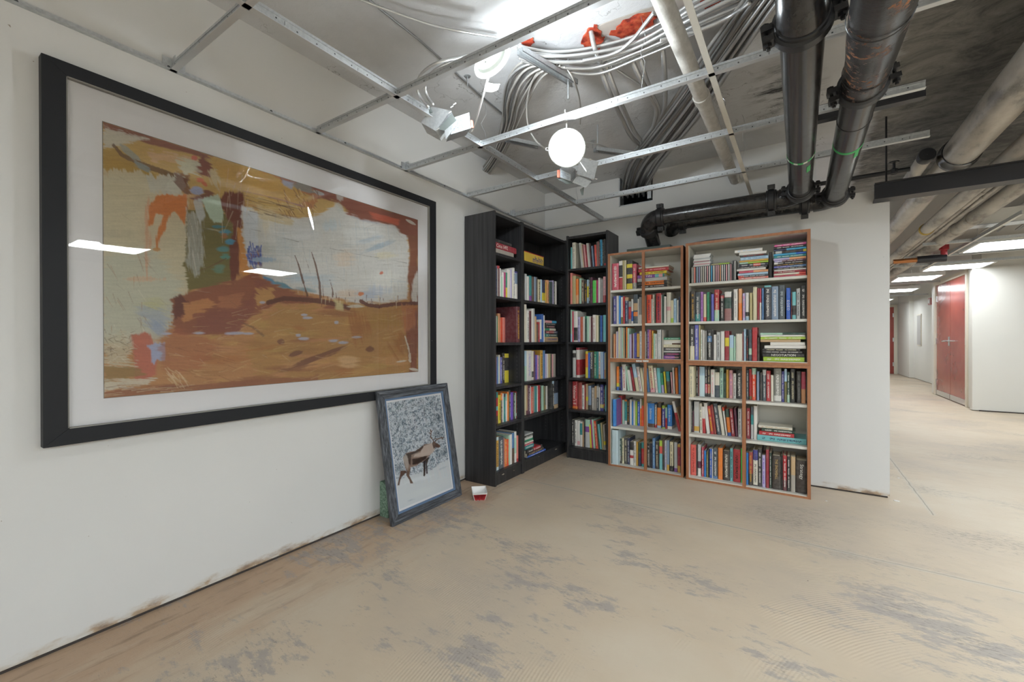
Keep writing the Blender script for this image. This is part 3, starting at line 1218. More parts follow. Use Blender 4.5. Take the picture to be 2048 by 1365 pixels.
# ---- narrow white bookcase
place('c1', 'top', (1215, 510, 12.8), 1.495, 1.785, 0.03, """
117 283 230 rose i:white h:1
287 378 165 white b:red:0:.42 b:black:.45:.85
382 423 150 khaki
427 473 145 cream
487 632 155 black b:yellow:0:.2 b:yellow:.38:.52 b:yellow:.75:.88 h:1
637 735 240 rose b:grey:0:.25 i:cream
""")
pile('c1', 'top', (1215, 510, 12.8), 1.495, 0.03, """
765 1522 75 black i:white
765 1522 95 black b:orange:.1:.85 i:black h:1
765 1522 88 ltgrey
765 1452 82 purple b:teal:0:.2 b:aqua:.2:.34 b:pink:.06:.2 T:LATIN tz:0.46,0.86 tf:0.62
820 1510 72 yellow i:black
790 1563 85 red i:pink h:1
800 1575 45 ivory
""", 'top shelf stack')
place('c1', 'second', (1215, 580, 12.8), 1.207, 1.475, 0.02, """
147 223 170 indigo i:white
227 283 155 white
287 333 155 azure
337 388 190 white b:olive:0:.25
391 440 175 red
443 528 200 navy i:ltblue b:tan:.87:1
532 603 300 grey b:red:.2:.75
606 653 240 white b:blue:.1:.5
660 768 125 slate b:orange:.25:.4 b:tan:.45:.7
771 798 235 white
801 880 190 grey b:white:0:.33
882 975 160 stone
978 1000 130 brown
1002 1114 130 vermilion i:navy
1121 1149 240 white
1151 1199 130 ivory i:red
1201 1233 130 darkgreen
1237 1368 95 red i:navy h:1
1371 1394 125 white
1396 1438 120 pine
1441 1499 175 white
1512 1613 70 ivory b:pink:.4:.53 h:1
1616 1683 270 cream b:lime:0:.2
1687 1764 230 ltblue i:steelblue
1776 1818 265 white
1820 1868 180 navy
""")
place('c1', 'third', (1215, 645, 12.8), 0.918, 1.185, 0.02, """
152 193 300 peach
196 214 310 terracotta
216 244 240 white
246 269 230 lavender
271 314 130 cream
317 363 130 ltgrey
366 399 140 mint
401 439 155 tan
441 469 180 black
472 504 90 orange
506 548 150 mint
552 614 310 lavender
617 654 290 maroon
656 674 290 white
676 743 270 indigo i:periwinkle
747 809 290 gold b:navy:0:.06
816 884 230 white i:steel
886 980 240 ltgrey
985 1014 230 black i:white
1016 1064 185 purple i:white
1066 1104 195 salmon
1107 1129 260 brick
1132 1169 220 gold i:black
1172 1213 290 mint
1216 1259 300 white i:grey
1267 1373 190 ltgrey i:white
1387 1432 200 greige
""")
pile('c1', 'third', (1215, 645, 12.8), 0.918, 0.025, """
1440 1868 88 purple i:pink b:black:0:.35
1440 1868 78 black i:hotpink
1436 1868 45 ltgrey
1436 1868 83 dkgrey i:white
1436 1868 72 cream i:grey
1436 1868 40 brown b:white:.5:1
1436 1868 48 white
1438 1868 38 ivory
1440 1868 55 green i:white
""", 'third shelf stack')
place('c1', 'fourth', (1215, 720, 12.8), 0.632, 0.88, 0.12, """
228 292 175 orange b:blue:0:.15 b:yellow:.15:.3
302 334 180 black i:white
337 365 180 indigo
378 476 120 white i:red k:-14
508 565 170 mint k:-62
570 640 260 white k:-74
660 714 195 crimson k:-96
728 812 110 ltblue b:cream:0:.5 k:-112
818 890 185 white i:red k:-92
896 960 215 cream k:-78
963 1012 200 ltgrey k:-66
1026 1080 220 steelblue k:-56
1095 1215 150 cream i:red k:-66 b:pink:0:.15
1226 1290 210 white i:red k:-58
1293 1376 210 aqua k:-42
1387 1450 340 green b:lavender:0:.4 k:-40
1470 1515 305 yellow k:-44
1526 1610 300 dkgrey b:teal:.55:1 k:-38
1638 1675 320 pink k:-34
1682 1726 200 white k:-28
1746 1810 205 orange k:-22
1820 1878 145 steelblue k:-16
""")
place('c1', 'fifth', (1215, 785, 12.8), 0.334, 0.608, 0.155, """
130 203 180 azure d:.02
206 244 190 purple d:.05
248 284 210 brown d:.1
287 363 90 red i:white
368 428 200 mint
432 493 190 teal b:orange:.93:1 b:white:0:.15
500 553 160 black i:gold
562 618 190 white
621 653 240 azure
657 703 210 white
707 755 235 lime
764 823 240 royal i:white
826 868 170 orange b:white:.65:1
871 915 170 vermilion b:olive:.75:1
985 1024 270 white
1032 1190 280 azure T:Indonesia tz:0.32,0.78 tf:0.38 b:brown:0:.15 h:1
1202 1258 320 grey i:white b:red:0:.15
1266 1363 280 orange b:black:.82:1 b:ltblue:0:.1 h:1
1387 1470 340 indigo b:lime:.88:1 b:lime:0:.06 i:white
1477 1523 390 red b:mint:.5:1
1532 1650 320 azure T:Great_Britain tz:0.3,0.86 tf:0.38 b:white:0:.12 h:1
1812 1886 245 red b:white:.62:1 k:-172 d:.1
1889 1910 410 tan k:-132 d:.1
""")
place('c1', 'bottom', (1215, 850, 12.8), 0.015, 0.31, 0.065, """
112 262 95 iceblue d:.012 h:1
286 363 350 espresso i:white b:pine:.3:1
368 418 350 cream i:black
427 503 330 dkgrey i:cream
507 560 345 navy i:white
567 658 440 white b:black:.65:1 b:red:.3:.42 h:1
667 728 420 white i:navy
732 778 440 gold
787 850 470 pine b:navy:0:.55
864 924 450 red b:teal:.75:1 b:teal:0:.12
930 996 440 cream
1007 1093 480 black i:white
1097 1143 480 navyblack
1147 1213 340 steelblue i:ltblue h:1
1222 1308 440 espresso i:cream
1322 1398 400 aqua b:lime:.8:1 b:coral:.55:.8
1402 1452 380 brown b:black:0:.5
1457 1513 400 ltgrey i:violet
1517 1573 400 steel b:gold:0:.2
1592 1678 440 cream i:black b:black:0:.18 h:1
1702 1783 450 ltgrey b:purple:0:.13
1792 1868 500 crimson b:gold:0:.24 b:gold:.9:1
1872 1900 450 blue
""")
# ---- wide white bookcase
place('c2', 'second', (1375, 565, 16.06), 1.211, 1.48, 0.03, """
97 238 290 espresso i:gold h:1
247 403 325 slate b:teal:0:.25 i:white h:1
417 498 310 orchid i:purple
512 603 385 cream b:coral:0:.15
620 703 320 green
707 750 320 darkgreen
757 848 380 periwinkle
862 1013 240 red b:mint:0:.35 i:cream h:1
1052 1168 370 black i:white b:red:.83:.93
1187 1408 310 dusty b:pine:.42:.8 b:white:.82:1 h:1
1417 1463 320 black
1477 1608 225 white i:grey
1637 1748 210 orange b:peach:.55:1
1767 1853 355 lavender i:coral
1867 1968 340 white b:black:.15:.3 b:ltblue:0:.13
""")
place('c2', 'second', (1495, 565, 16.06), 1.211, 1.48, 0.03, """
67 158 340 khaki
177 303 155 cream
312 383 190 crimson
387 443 200 white b:rose:.55:1
457 528 190 steelblue
542 758 110 navyblack b:aqua:.95:1 i:white h:1
772 988 140 steel i:white h:1
1002 1198 100 slate i:silver h:1
1242 1378 185 royal T:M|O|M|O h:1
1397 1428 330 maroon
1432 1558 310 aqua b:black:.15:.5
1572 1693 205 ltgrey i:black
1707 1880 110 black i:white h:1
""")
place('c2', 'third', (1375, 640, 16.06), 0.918, 1.19, 0.02, """
75 218 190 black i:white b:cream:.0:.4 h:1
227 353 135 periwinkle i:white
362 408 140 khaki
417 478 320 white i:green
492 548 350 white
557 618 365 grey
637 778 330 black b:steelblue:.6:.8 i:white h:1
787 830 330 dkgrey
837 923 480 white
932 1048 400 ltgrey i:dkgrey
1062 1183 370 white
1197 1333 360 crimson b:yellow:.48:.77 h:1
1342 1478 495 ltblue b:mint:0:.5
1487 1543 530 mint
1552 1758 450 ivory h:1
1762 1800 380 rosewood
""")
place('c2', 'third', (1480, 640, 14.63), 0.918, 1.19, 0.02, """
112 173 270 ltblue
187 243 470 black i:red
252 343 290 slate b:mint:.2:.4
352 498 225 red h:1
507 573 520 espresso
""")
pile('c2', 'third', (1480, 640, 14.63), 0.918, 0.025, """
680 1885 130 lime i:white h:1
660 1880 112 black T:NEGOTIATION tz:0.2,0.78 tf:0.6
655 1820 62 dkgrey i:white
655 1760 68 black i:cream
715 1925 92 white h:1
885 1905 98 white h:1
600 1770 75 tan
600 1918 74 lime i:white
600 1900 58 white
600 1915 62 pine b:mint:.5:1
""", 'third shelf stack')
place('c2', 'fourth', (1370, 725, 16.38), 0.630, 0.872, 0.11, """
103 272 70 cream i:grey d:.02 h:1
357 433 150 black i:white
436 464 150 rosewood
467 643 145 ltblue b:iceblue:0:.7
652 733 130 black i:white b:rose:.12:.42
737 823 150 black i:cream b:terracotta:.12:.42
837 968 240 white i:pink
972 1128 330 ivory b:slate:0:.48
1137 1253 175 mint i:navy
1257 1343 360 pine
1347 1428 245 gold
1447 1563 265 pink i:purple
1577 1673 365 white i:brown
1682 1868 265 black i:white h:1
""")
place('c2', 'fourth', (1485, 725, 15.17), 0.630, 0.872, 0.09, """
117 188 245 slate i:white
197 278 210 red b:olive:.03:.12
282 403 180 vermilion b:mint:.8:1 i:white
427 508 280 steel
527 603 320 dkgrey
607 718 230 slate i:white b:ltgrey:.83:1
722 848 260 red i:white h:1
857 943 390 ivory
952 1178 170 stone b:white:.02:.18 i:white h:1
1187 1263 275 indigo i:white
1267 1348 205 olive b:ltblue:.62:1
1352 1438 300 pine b:mint:0:.25 i:white
1452 1598 190 black i:cream h:1
1642 1778 280 dkgrey i:grey
1787 1918 290 peach b:rose:.45:1
""")
place('c2', 'fifth', (1370, 795, 16.06), 0.346, 0.606, 0.10, """
152 238 150 dkgrey i:white
246 284 440 plum
286 448 130 ltgrey b:gold:.05:.2
472 560 200 ivory i:pine k:-20
566 660 300 red b:white:.55:1 k:-32
690 800 190 white k:-98
818 930 285 red i:yellow k:-108
940 1012 250 brick k:-118
1030 1160 210 slate i:white k:-138
1176 1285 275 ivory k:-138
1308 1366 330 white b:vermilion:.87:1 k:-120
1376 1482 390 orange b:pine:.7:1 b:blue:0:.13 k:-82
1494 1606 370 crimson i:white k:-80
1622 1698 360 plum k:-60
1706 1815 370 ltgrey i:black k:-8
""")
place('c2', 'fifth', (1485, 800, 13.65), 0.346, 0.606, 0.08, """
107 208 230 crimson i:white
222 293 190 slate b:teal:.45:.75 b:ltgrey:0:.45
302 398 170 white
""")
pile('c2', 'fifth', (1485, 800, 13.65), 0.346, 0.07, """
402 1745 150 aqua i:navy h:1
450 1410 105 red i:white h:1
525 1440 88 darkgreen i:white
430 1360 72 ivory i:tan
""", 'fifth shelf stack')
place('c2', 'bottom', (1370, 875, 14.37), 0.020, 0.32, 0.062, """
132 318 205 coral i:brick h:1
322 350 215 dkgrey
362 453 210 ltgrey b:plum:.25:.47 b:white:0:.24 h:1
477 538 290 rose i:white
547 603 385 azure
612 663 420 olive i:cream
667 703 340 navyblack
707 773 330 royal i:cream
776 800 340 white
807 933 320 slate i:white b:steelblue:0:.08 h:1
947 1078 310 orange h:1
1092 1283 390 espresso i:ivory h:1
1292 1378 320 aqua i:black
1387 1588 345 red i:black h:1
1602 1640 330 brightgreen
1646 1720 330 ivory
""")
place('c2', 'bottom', (1485, 885, 12.41), 0.020, 0.32, 0.04, """
87 143 260 azure
152 253 245 brick i:gold b:espresso:0:.35
262 378 190 ivory i:dkgrey b:indigo:.72:1 b:black:0:.03
382 478 165 black i:white
482 568 320 lavender i:violet
577 658 185 crimson
667 723 265 darkgreen i:white
737 953 330 espresso T:THE_SNOWBALL tz:0.3,0.9 tf:0.3 tc:let_gold h:1
962 998 330 black
1002 1098 330 red b:maroon:0:.3 i:white h:1
1107 1188 350 black i:white
1197 1313 360 tan b:greige:0:.48
1327 1598 440 espresso T:Strategy tz:0.42,0.88 tf:0.42 h:1
""")
# ------------------------------------------------------------------ ceiling grid
M['tee'] = M['galv']
M['teecap'] = mat('painted_tee_cap', lin('cfccc4'), 0.5)
M['capgalv'] = mat('tee_flange_steel', (0.62, 0.63, 0.64), 0.4, 0.6)
M['slot'] = mat('punched_slot', (0.06, 0.065, 0.07), 0.7)


def tee(label, axis, c, a0, a1, cap='capgalv', h=0.036, clip=None, z=GZ, holes=True, lift=0.0):
    A = np.array([1.0, 0, 0]) if axis == 'x' else np.array([0, 1.0, 0])
    B = np.array([0, 1.0, 0]) if axis == 'x' else np.array([1.0, 0, 0])
    O = A * a0 + B * c + np.array([0, 0, z + lift])
    L = a1 - a0
    Zv = np.array([0, 0, 1.0])
    T = thing('ceiling_tee', label, 'ceiling grid', O + A * L / 2)
    b = MB()
    b.obox(O - B * 0.0012 + Zv * 0.001, A, B, Zv, L, 0.0024, h)
    b.obox(O - B * 0.0035 + Zv * (h - 0.009), A, B, Zv, L, 0.007, 0.010)
    b.build('web', M['tee'], T)
    MB().obox(O - B * 0.012, A, B, Zv, L, 0.024, 0.0025).build('flange', M[cap], T)
    if holes:
        s = MB()
        for k in range(int(L / 0.076)):
            q = 0.03 + k * 0.076
            for side in (-1, 1):
                P = O + A * q + B * side * 0.0014 + Zv * (h * (0.42 if k % 3 else 0.55))
                r = 0.0034
                n = len(s.v)
                for j in range(6):
                    s.v.append(tuple(P + A * r * cos(j * pi / 3) + Zv * r * sin(j * pi / 3)))
                s.face(range(n, n + 6))
                if k % 4 == 2:
                    P2 = P + A * 0.03
                    s.quad(P2 - A * 0.001 - Zv * 0.008, P2 + A * 0.001 - Zv * 0.008, P2 + A * 0.001 + Zv * 0.006, P2 - A * 0.001 + Zv * 0.006)
        stuff(s.build('punched_slots', M['slot'], T))
    if clip:
        P = O.copy()
        b = MB()
        b.obox(P + B * 0.002 + Zv * 0.001, A, B, Zv, 0.0016, 0.042, 0.06).obox(P + B * 0.002 + Zv * 0.001, A, B, Zv, 0.026, 0.0016, 0.06)
        if clip > 0:
            b.obox(P - B * 0.034 + Zv * 0.001, A, B, Zv, 0.0016, 0.034, 0.05)
        b.build('clip', M['tee'], T)
    return T


XM = 0.622
tee('galvanised main tee running above the painting wall, from the frame top to the back wall', 'y', XM, -0.6, D - 0.012, h=0.040)
tee('cream capped tee crossing above the white bookcases toward the back wall', 'y', 1.835, 0.3, D - 0.05, cap='teecap', h=0.032, holes=False)
tee('short galvanised cross tee with an angle clip, first above the painting', 'x', 0.703, 0.004, 4.0, clip=1)
tee('galvanised cross tee meeting the wall above the middle of the painting', 'x', 1.340, 0.004, 3.2, lift=0.0)
tee('galvanised cross tee that the lit round lamp hangs from', 'x', 1.957, 0.004, 3.6, clip=1)
tee('galvanised cross tee between the lit lamp and the bookcases, ending past the pipes', 'x', 2.585, 0.004, 2.60)
tee('galvanised cross tee closest to the bookcases, with an angle clip at the wall', 'x', 3.215, 0.004, 2.73, clip=1)
b = MB()
b.box((0.0005, -3.0, GZ), (0.022, D, GZ + 0.0025)).box((0.0005, -3.0, GZ + 0.0025), (0.0025, D, GZ + 0.024))
structure(b.build('trim_2', M['galv']))
b = MB()
b.box((0.022, D - 0.022, GZ), (2.2, D - 0.0005, GZ + 0.0025)).box((0.0025, D - 0.0025, GZ + 0.0025), (2.2, D - 0.0005, GZ + 0.024))
structure(b.build('trim_3', M['galv']))
for k in range(9):
    y = 0.28 + k * 0.41
    tag(MB().disc_stack((0.0025, y, GZ + 0.013), (1, 0, 0), [(0.0001, 0.004), (0.005, 0.004), (0.006, 0.0), (0.0001, 0.0)], 8).build('screw', M['slot'], origin=(0.0025, y, GZ + 0.013)),
        'small dark screw in the wall angle above the painting wall', 'screw', 'screws along the wall angle')
M['wire'] = mat('hanger_wire', (0.5, 0.5, 0.5), 0.4, 0.8)
for k, (x, y, wob) in enumerate(((0.622, 1.99, 0.03), (0.622, 3.245, 0.02), (1.79, 2.60, 0.05), (1.835, 3.2, 0.015), (1.55, 1.957, 0.03))):
    pts = [(x + wob * sin(j * 2.3 + k) * 0.5, y + wob * cos(j * 1.9) * 0.4, GZ + 0.036 + j * (CZ - GZ - 0.036) / 6) for j in range(7)]
    o = MB().tube(smooth_path(pts, 0.03), 0.0014, 5).build('hanger_wire', M['wire'], origin=pts[0])
    tag(o, ('thin wire hanging the main tee close to the open lamp box', 'thin wire hanging the main tee by the corner bookcase', 'thin bent wire hanging the cross tee beside the white pipe', 'thin wire on the cream capped tee near the wall', 'twisted wire on the lamp tee by the white pipe')[k], 'wire')

# ------------------------------------------------------------------ conduits
M['mc'] = mat('aluminium_flex', (0.60, 0.60, 0.60), 0.36, 0.75)
M['mcdark'] = mat('dull_flex', (0.30, 0.30, 0.30), 0.45, 0.7)
M['mcgrey'] = mat('painted_flex', lin('a5a19c'), 0.5, 0.25)


def conduit(pts, r, label, group, m='mc', pitch=0.0085, n=8, name='flexible_conduit', ribs=True):
    p = smooth_path(pts, pitch / 2 if ribs else 0.02)
    rad = [r * (1.0 if i % 2 else 0.84) for i in range(len(p))] if ribs else r
    o = MB().tube(p, rad, n, uv=False).build(name, M[m], origin=p[0], smooth=True)
    return tag(o, label, 'conduit', group)


def px(path, z):
    out = []
    for k, q in enumerate(path):
        zz = q[2] if len(q) > 2 else z
        out.append(on_z(q[0], q[1], zz))
    return out


def bundle(A, Bq, n, z, r, label, group, m='mc', jit=0.006, ribs=True, dz=0.003, layer=0.019):
    """n cables between two edge paths given in the photograph, laid in three layers, each with its own wander"""
    rnd = random.Random(len(A) * 31 + n)
    a, c = px(A, z), px(Bq, z)
    for k in range(n):
        f = k / (n - 1)
        pts = []
        for j in range(len(a)):
            p = a[j] * (1 - f) + c[j] * f
            pts.append(p + np.array([rnd.uniform(-jit, jit), rnd.uniform(-jit, jit), rnd.uniform(-dz, dz) + (k * 2 % 3 - 1) * layer]))
        rr = r if not isinstance(r, tuple) else rnd.uniform(*r)
        conduit(pts, rr, label, group, m if isinstance(m, str) else rnd.choice(m), ribs=ribs)


bundle([(1520, -60), (1385, 8), (1340, 38), (1265, 80), (1175, 98), (1100, 106), (1035, 98)], [(1560, -10), (1410, 50), (1345, 80), (1275, 110), (1195, 141), (1120, 134), (1040, 112)], 10, 2.475, (0.0075, 0.0095),
       'armoured silver conduit in the bundle that sweeps across under the red patches', 'sweeping bundle of silver conduits', 'mc')
bundle([(1100, 118), (1045, 128), (1014, 158), (1004, 200), (1002, 250), (985, 305), (955, 352)], [(1130, 128), (1092, 142), (1068, 172), (1050, 210), (1034, 250), (1006, 305), (968, 360)], 13, 2.47, (0.0055, 0.0075),
       'grey conduit in the bundle that curves down behind the lit lamp and ends cut', 'curving bundle of grey conduits', ('mcgrey', 'mc', 'mcdark'), layer=0.015)
bundle([(1560, -90), (1485, 2), (1405, 118), (1332, 222), (1278, 296), (1252, 334), (1245, 372, 2.44), (1247, 392, 2.40)], [(1600, -60), (1530, 40), (1455, 150), (1395, 238), (1345, 300), (1318, 332), (1296, 368, 2.46), (1294, 388, 2.42)], 15, 2.43, (0.006, 0.011),
       'silver conduit in the diagonal bundle that drops into the hole in the wall', 'diagonal bundle of conduits into the wall hole', ('mc', 'mcdark', 'mc', 'mcgrey'), layer=0.021)
for k, (path, r, lab) in enumerate((
        ([(1198, 128, 2.50), (1216, 178), (1240, 230), (1262, 272), (1290, 300)], 0.0135, 'thick silver flex conduit, first of the four hanging from the sweeping bundle'),
        ([(1210, 126, 2.50), (1230, 178), (1252, 228), (1272, 268), (1296, 296)], 0.0125, 'thick silver flex conduit twinned with the first one under the sweeping bundle'),
        ([(1258, 106, 2.50), (1278, 152), (1298, 190), (1313, 224), (1300, 268), (1276, 304)], 0.0135, 'thick silver flex conduit bending past the cross tee into the diagonal bundle'),
        ([(1276, 96, 2.50), (1288, 142), (1304, 186), (1319, 226), (1308, 270)], 0.010, 'medium grey flex conduit close behind the thick bending one'),
        ([(1323, 78, 2.50), (1328, 128), (1331, 180), (1326, 222), (1300, 262), (1268, 306)], 0.0125, 'thick silver flex conduit beside the white painted pipe'),
        ([(1182, 62, 2.545), (1186, 84, 2.50), (1192, 104, 2.47), (1200, 124, 2.46)], 0.013, 'thick flex conduit coming out of the red patch in the ceiling'))):
    conduit(px(path, 2.44), r, lab, 'thick flex conduits', 'mc')
conduit(px([(690, -12), (780, 22), (870, 52), (940, 66), (992, 74)], 2.50), 0.0065, 'single silver conduit running loose across the bare ceiling to the lamp seen from behind', None, 'mc')
conduit(px([(715, -20), (760, 18), (840, 82), (900, 135), (960, 190), (1010, 232)], 2.535), 0.0055, 'thin dark conduit pinned along the bare ceiling above the lamp boxes', None, 'mcdark')
conduit(px([(1000, 98, 2.42), (935, 112, 2.36), (880, 124, 2.30), (846, 146, 2.28), (834, 172, 2.26), (841, 196, 2.22), (856, 214, 2.17)], 2.3), 0.0085, 'silver conduit looping down into the open lamp box, outer one', None, 'mc')
conduit(px([(1000, 102, 2.42), (938, 118, 2.36), (890, 130, 2.30), (860, 150, 2.28), (850, 172, 2.26), (855, 194, 2.22), (866, 210, 2.17)], 2.3), 0.0080, 'silver conduit looping down into the open lamp box, inner one', None, 'mc')
conduit(px([(1095, 118, 2.47), (1066, 160, 2.45), (1054, 205, 2.42), (1056, 250, 2.34), (1072, 282, 2.24), (1098, 303, 2.14), (1120, 318, 2.10)], 2.4), 0.0048, 'thin white cable arcing down behind the lit lamp', None, 'mcgrey', ribs=False)
conduit(px([(1134, 138, 2.46), (1147, 160), (1157, 190), (1161, 222), (1160, 248)], 2.42), 0.005, 'short grey cable hanging from the sweeping bundle above the lit lamp', None, 'mcgrey')
conduit(px([(1168, 285, 2.36), (1200, 290, 2.38), (1232, 305, 2.40), (1262, 322, 2.42)], 2.4), 0.005, 'thin silver conduit from the lit lamp box to the diagonal bundle', None, 'mc')
conduit(px([(1500, 5, 2.40), (1462, 32), (1420, 52), (1380, 66), (1320, 80)], 2.42), 0.0095, 'silver conduit crossing alone from the white pipe to the diagonal bundle', None, 'mc')
conduit(px([(1308, 25), (1290, 48), (1262, 82), (1225, 108), (1165, 122)], 2.45), 0.009, 'silver conduit rising out of the sweeping bundle toward the white pipe', None, 'mc')
conduit(px([(1222, 132), (1250, 150), (1275, 166), (1292, 178)], 2.47), 0.006, 'short slack conduit under the sweeping bundle', None, 'mc')

# ------------------------------------------------------------------ strut channels, red fire-stop patches
def strut(label, p, q, w=0.041, rods=()):
    p, q = np.array(p), np.array(q)
    A = (q - p)
    L = np.linalg.norm(A)
    A /= L
    B = np.cross(np.array([0, 0, 1.0]), A)
    T = thing('strut_channel', label, 'bracket', (p + q) / 2)
    b = MB()
    Zv = np.array([0, 0, 1.0])
    b.obox(p - B * w / 2, A, B, Zv, L, 0.003, 0.022).obox(p + B * (w / 2 - 0.003), A, B, Zv, L, 0.003, 0.022).obox(p - B * w / 2 + Zv * 0.022, A, B, Zv, L, w, 0.003)
    b.obox(p - B * w / 2, A, B, Zv, L, 0.010, 0.002).obox(p + B * (w / 2 - 0.010), A, B, Zv, L, 0.010, 0.002)
    b.build('channel', M['galv'], T)
    for f, lo, hi in rods:
        c = p + A * L * f
        MB().tube([c + Zv * lo, c + Zv * hi], 0.005, 6, uv=False).build('threaded_rod', M['galv'], T)
    return T


strut('grey strut channel carrying the conduits above the lit lamp, with a hanging rod', on_z(1040, 106, 2.415), on_z(1150, 172, 2.415), rods=((0.86, -0.09, 0.13),))
strut('small strut channel under the curving grey bundle, behind the main tee', on_z(1012, 282, 2.40), on_z(1078, 296, 2.40), rods=((0.1, 0.0, 0.12),))
strut('strut channel under the diagonal bundle next to the lit lamp box', on_z(1190, 303, 2.33), on_z(1290, 316, 2.33), rods=((0.05, 0.0, 0.18),))
M['red'] = mat('red_firestop', lin('b8472a'), 0.7)
t = NT(M['red'])
n = t.noise(t.coord('Object'), 30, 5)
t.base(t.ramp(n, [(0.35, lin('7a2418')), (0.5, lin('b8432a')), (0.7, lin('cf6a45'))]))
t.bump(n, 0.5, 0.01)
M['bare'] = mat('bare_patch', lin('b3aaa2'), 0.8)


def patch(path, m, th, rough):
    rnd = random.Random(int(path[0][0]))
    pts = []
    for k in range(len(path)):
        a, b2 = np.array(path[k], float), np.array(path[(k + 1) % len(path)], float)
        for j in range(4):
            q = a + (b2 - a) * j / 4
            q += np.array([rnd.uniform(-rough, rough), rnd.uniform(-rough, rough)])
            pts.append(on_z(q[0], q[1], CZ - 0.0005))
    o = MB().prism(pts, (0, 0, -th)).build('firestop_patch', M[m], bpy.data.objects['ceiling'])
    return o


patch([(1180, 58), (1230, 38), (1300, 14), (1420, -22), (1432, -6), (1310, 32), (1235, 62), (1195, 76)], 'bare', 0.004, 1.5)
patch([(1162, 88), (1174, 58), (1194, 48), (1202, 66), (1210, 76), (1196, 96), (1176, 92)], 'red', 0.008, 3)
patch([(1220, 66), (1238, 46), (1256, 34), (1300, 22), (1312, 34), (1296, 54), (1268, 68), (1244, 74)], 'red', 0.009, 3.5)
patch([(1336, 14), (1350, 18), (1344, 28), (1334, 26)], 'red', 0.007, 2)
patch([(1398, -4), (1446, -10), (1440, 8), (1418, 18), (1404, 10)], 'red', 0.008, 3)
patch([(1040, 80), (1064, 70), (1068, 84), (1052, 92)], 'red', 0.007, 2)

# ------------------------------------------------------------------ round lamps and their boxes
M['lampwhite'] = mat('white_plastic', lin('e2e2e0'), 0.4)
M['bulb'] = emit_mat('lit_round_diffuser', (0.87, 0.955, 1.0), BULB_POWER)
M['frost'] = mat('frosted_ring', lin('c9cac6'), 0.35)
M['frost'].node_tree.nodes['Principled BSDF'].inputs['Transmission Weight'].default_value = 0.35
M['redplug'] = mat('red_plug', lin('d8725c'), 0.5)
M['boxlabel'] = mat('box_label', lin('c2cbd4'), 0.5)
M['boxink'] = mat('box_label_print', lin('6a7a90'), 0.6)
LC = np.array([1.154, 1.985, 2.050])
ax = CAM - LC
ax = ax / np.linalg.norm(ax)
ax = ax + np.array([0.06, 0.0, 0.16])
ax /= np.linalg.norm(ax)
T = thing('round_lamp', 'lit round white lamp hanging by its cord from the cross tee', 'light', LC)
R = 0.094
MB().disc_stack(LC, ax, [(0.001, -0.014), (R * 0.8, -0.014), (R * 0.98, -0.004), (R, 0.0), (R * 0.98, 0.004), (R * 0.93, 0.005), (R * 0.93, 0.001), (0.001, 0.001)], 40).build('rim', M['lampwhite'], T, smooth=True, auto=40)
MB().disc_stack(LC, ax, [(R * 0.925, 0.0015), (R * 0.92, 0.0045), (R * 0.7, 0.006), (0.001, 0.0065)], 40).build('diffuser', M['bulb'], T, smooth=True)
sx = np.cross(ax, np.array([0, 0, 1.0]))
sx /= np.linalg.norm(sx)
for s in (-1, 1):
    P = LC + sx * s * (R + 0.001) - ax * 0.012
    MB().tube(smooth_path([P - np.array([0, 0, 0.007]), P + sx * s * 0.011 - np.array([0, 0, 0.006]), P + sx * s * 0.011 + np.array([0, 0, 0.006]), P + np.array([0, 0, 0.007])], 0.004), 0.0016, 5, uv=False).build('spring_clip', M['wire'], T)
MB().tube(smooth_path([LC - ax * 0.014, LC - ax * 0.03 + np.array([0, 0, 0.04]), LC - ax * 0.03 + np.array([0, 0, 0.1]), (1.16, 1.952, GZ + 0.046), (1.157, 1.965, GZ + 0.05), (1.156, 1.975, GZ + 0.02), LC + np.array([0, 0.03, 0.03]), LC + np.array([0.03, 0.03, -0.12]) + sx * -0.06], 0.01), 0.0028, 6, uv=False).build('cord', M['lampwhite'], T, smooth=True)


def plate(T, name, m, pts, crop, t, push=(0, 0, 0.0), bevel=0.0):
    """a sheet-metal piece: outline as seen close up at distance t along the view, pushed by (right, down) pixels and metres deeper"""
    cx, cy, sc = crop
    P = [at_depth(cx + x / sc, cy + y / sc, t) for x, y in pts]
    du, dv, dt = push
    q0 = at_depth(cx + pts[0][0] / sc + du, cy + pts[0][1] / sc + dv, t + dt)
    return MB().prism(P, q0 - P[0]).build(name, m, T, bevel=bevel)


def label_print(T, crop, t, a, b_, d, rows, cols):
    """grey printed lines on the label face spanned from corner a by edges to b_ and d"""
    cx, cy, sc = crop
    A, Bq, Dq = (at_depth(cx + x / sc, cy + y / sc, t) for x, y in (a, b_, d))
    ex, ey = Bq - A, Dq - A
    nn = np.cross(ex, ey)
    nn = nn / np.linalg.norm(nn)
    if nn @ (CAM - A) < 0:
        nn = -nn
    k = MB()
    rnd = random.Random(5)
    for r in range(rows):
        x = 0.08
        while x < 0.86:
            w = rnd.uniform(0.05, 0.16)
            if rnd.random() > 0.2:
                p0 = A + ex * x + ey * (0.1 + 0.82 * r / rows) + nn * 0.0006
                k.quad(p0, p0 + ex * w, p0 + ex * w + ey * 0.05, p0 + ey * 0.05)
            x += w + 0.03
    stuff(k.build('label_print', M['boxink'], T))


def knot(T, name, m, u0, v0, u1, v1, t, r):
    return MB().tube([at_depth(u0, v0, t), at_depth(u1, v1, t)], r, 8, uv=False).build(name, m, T)


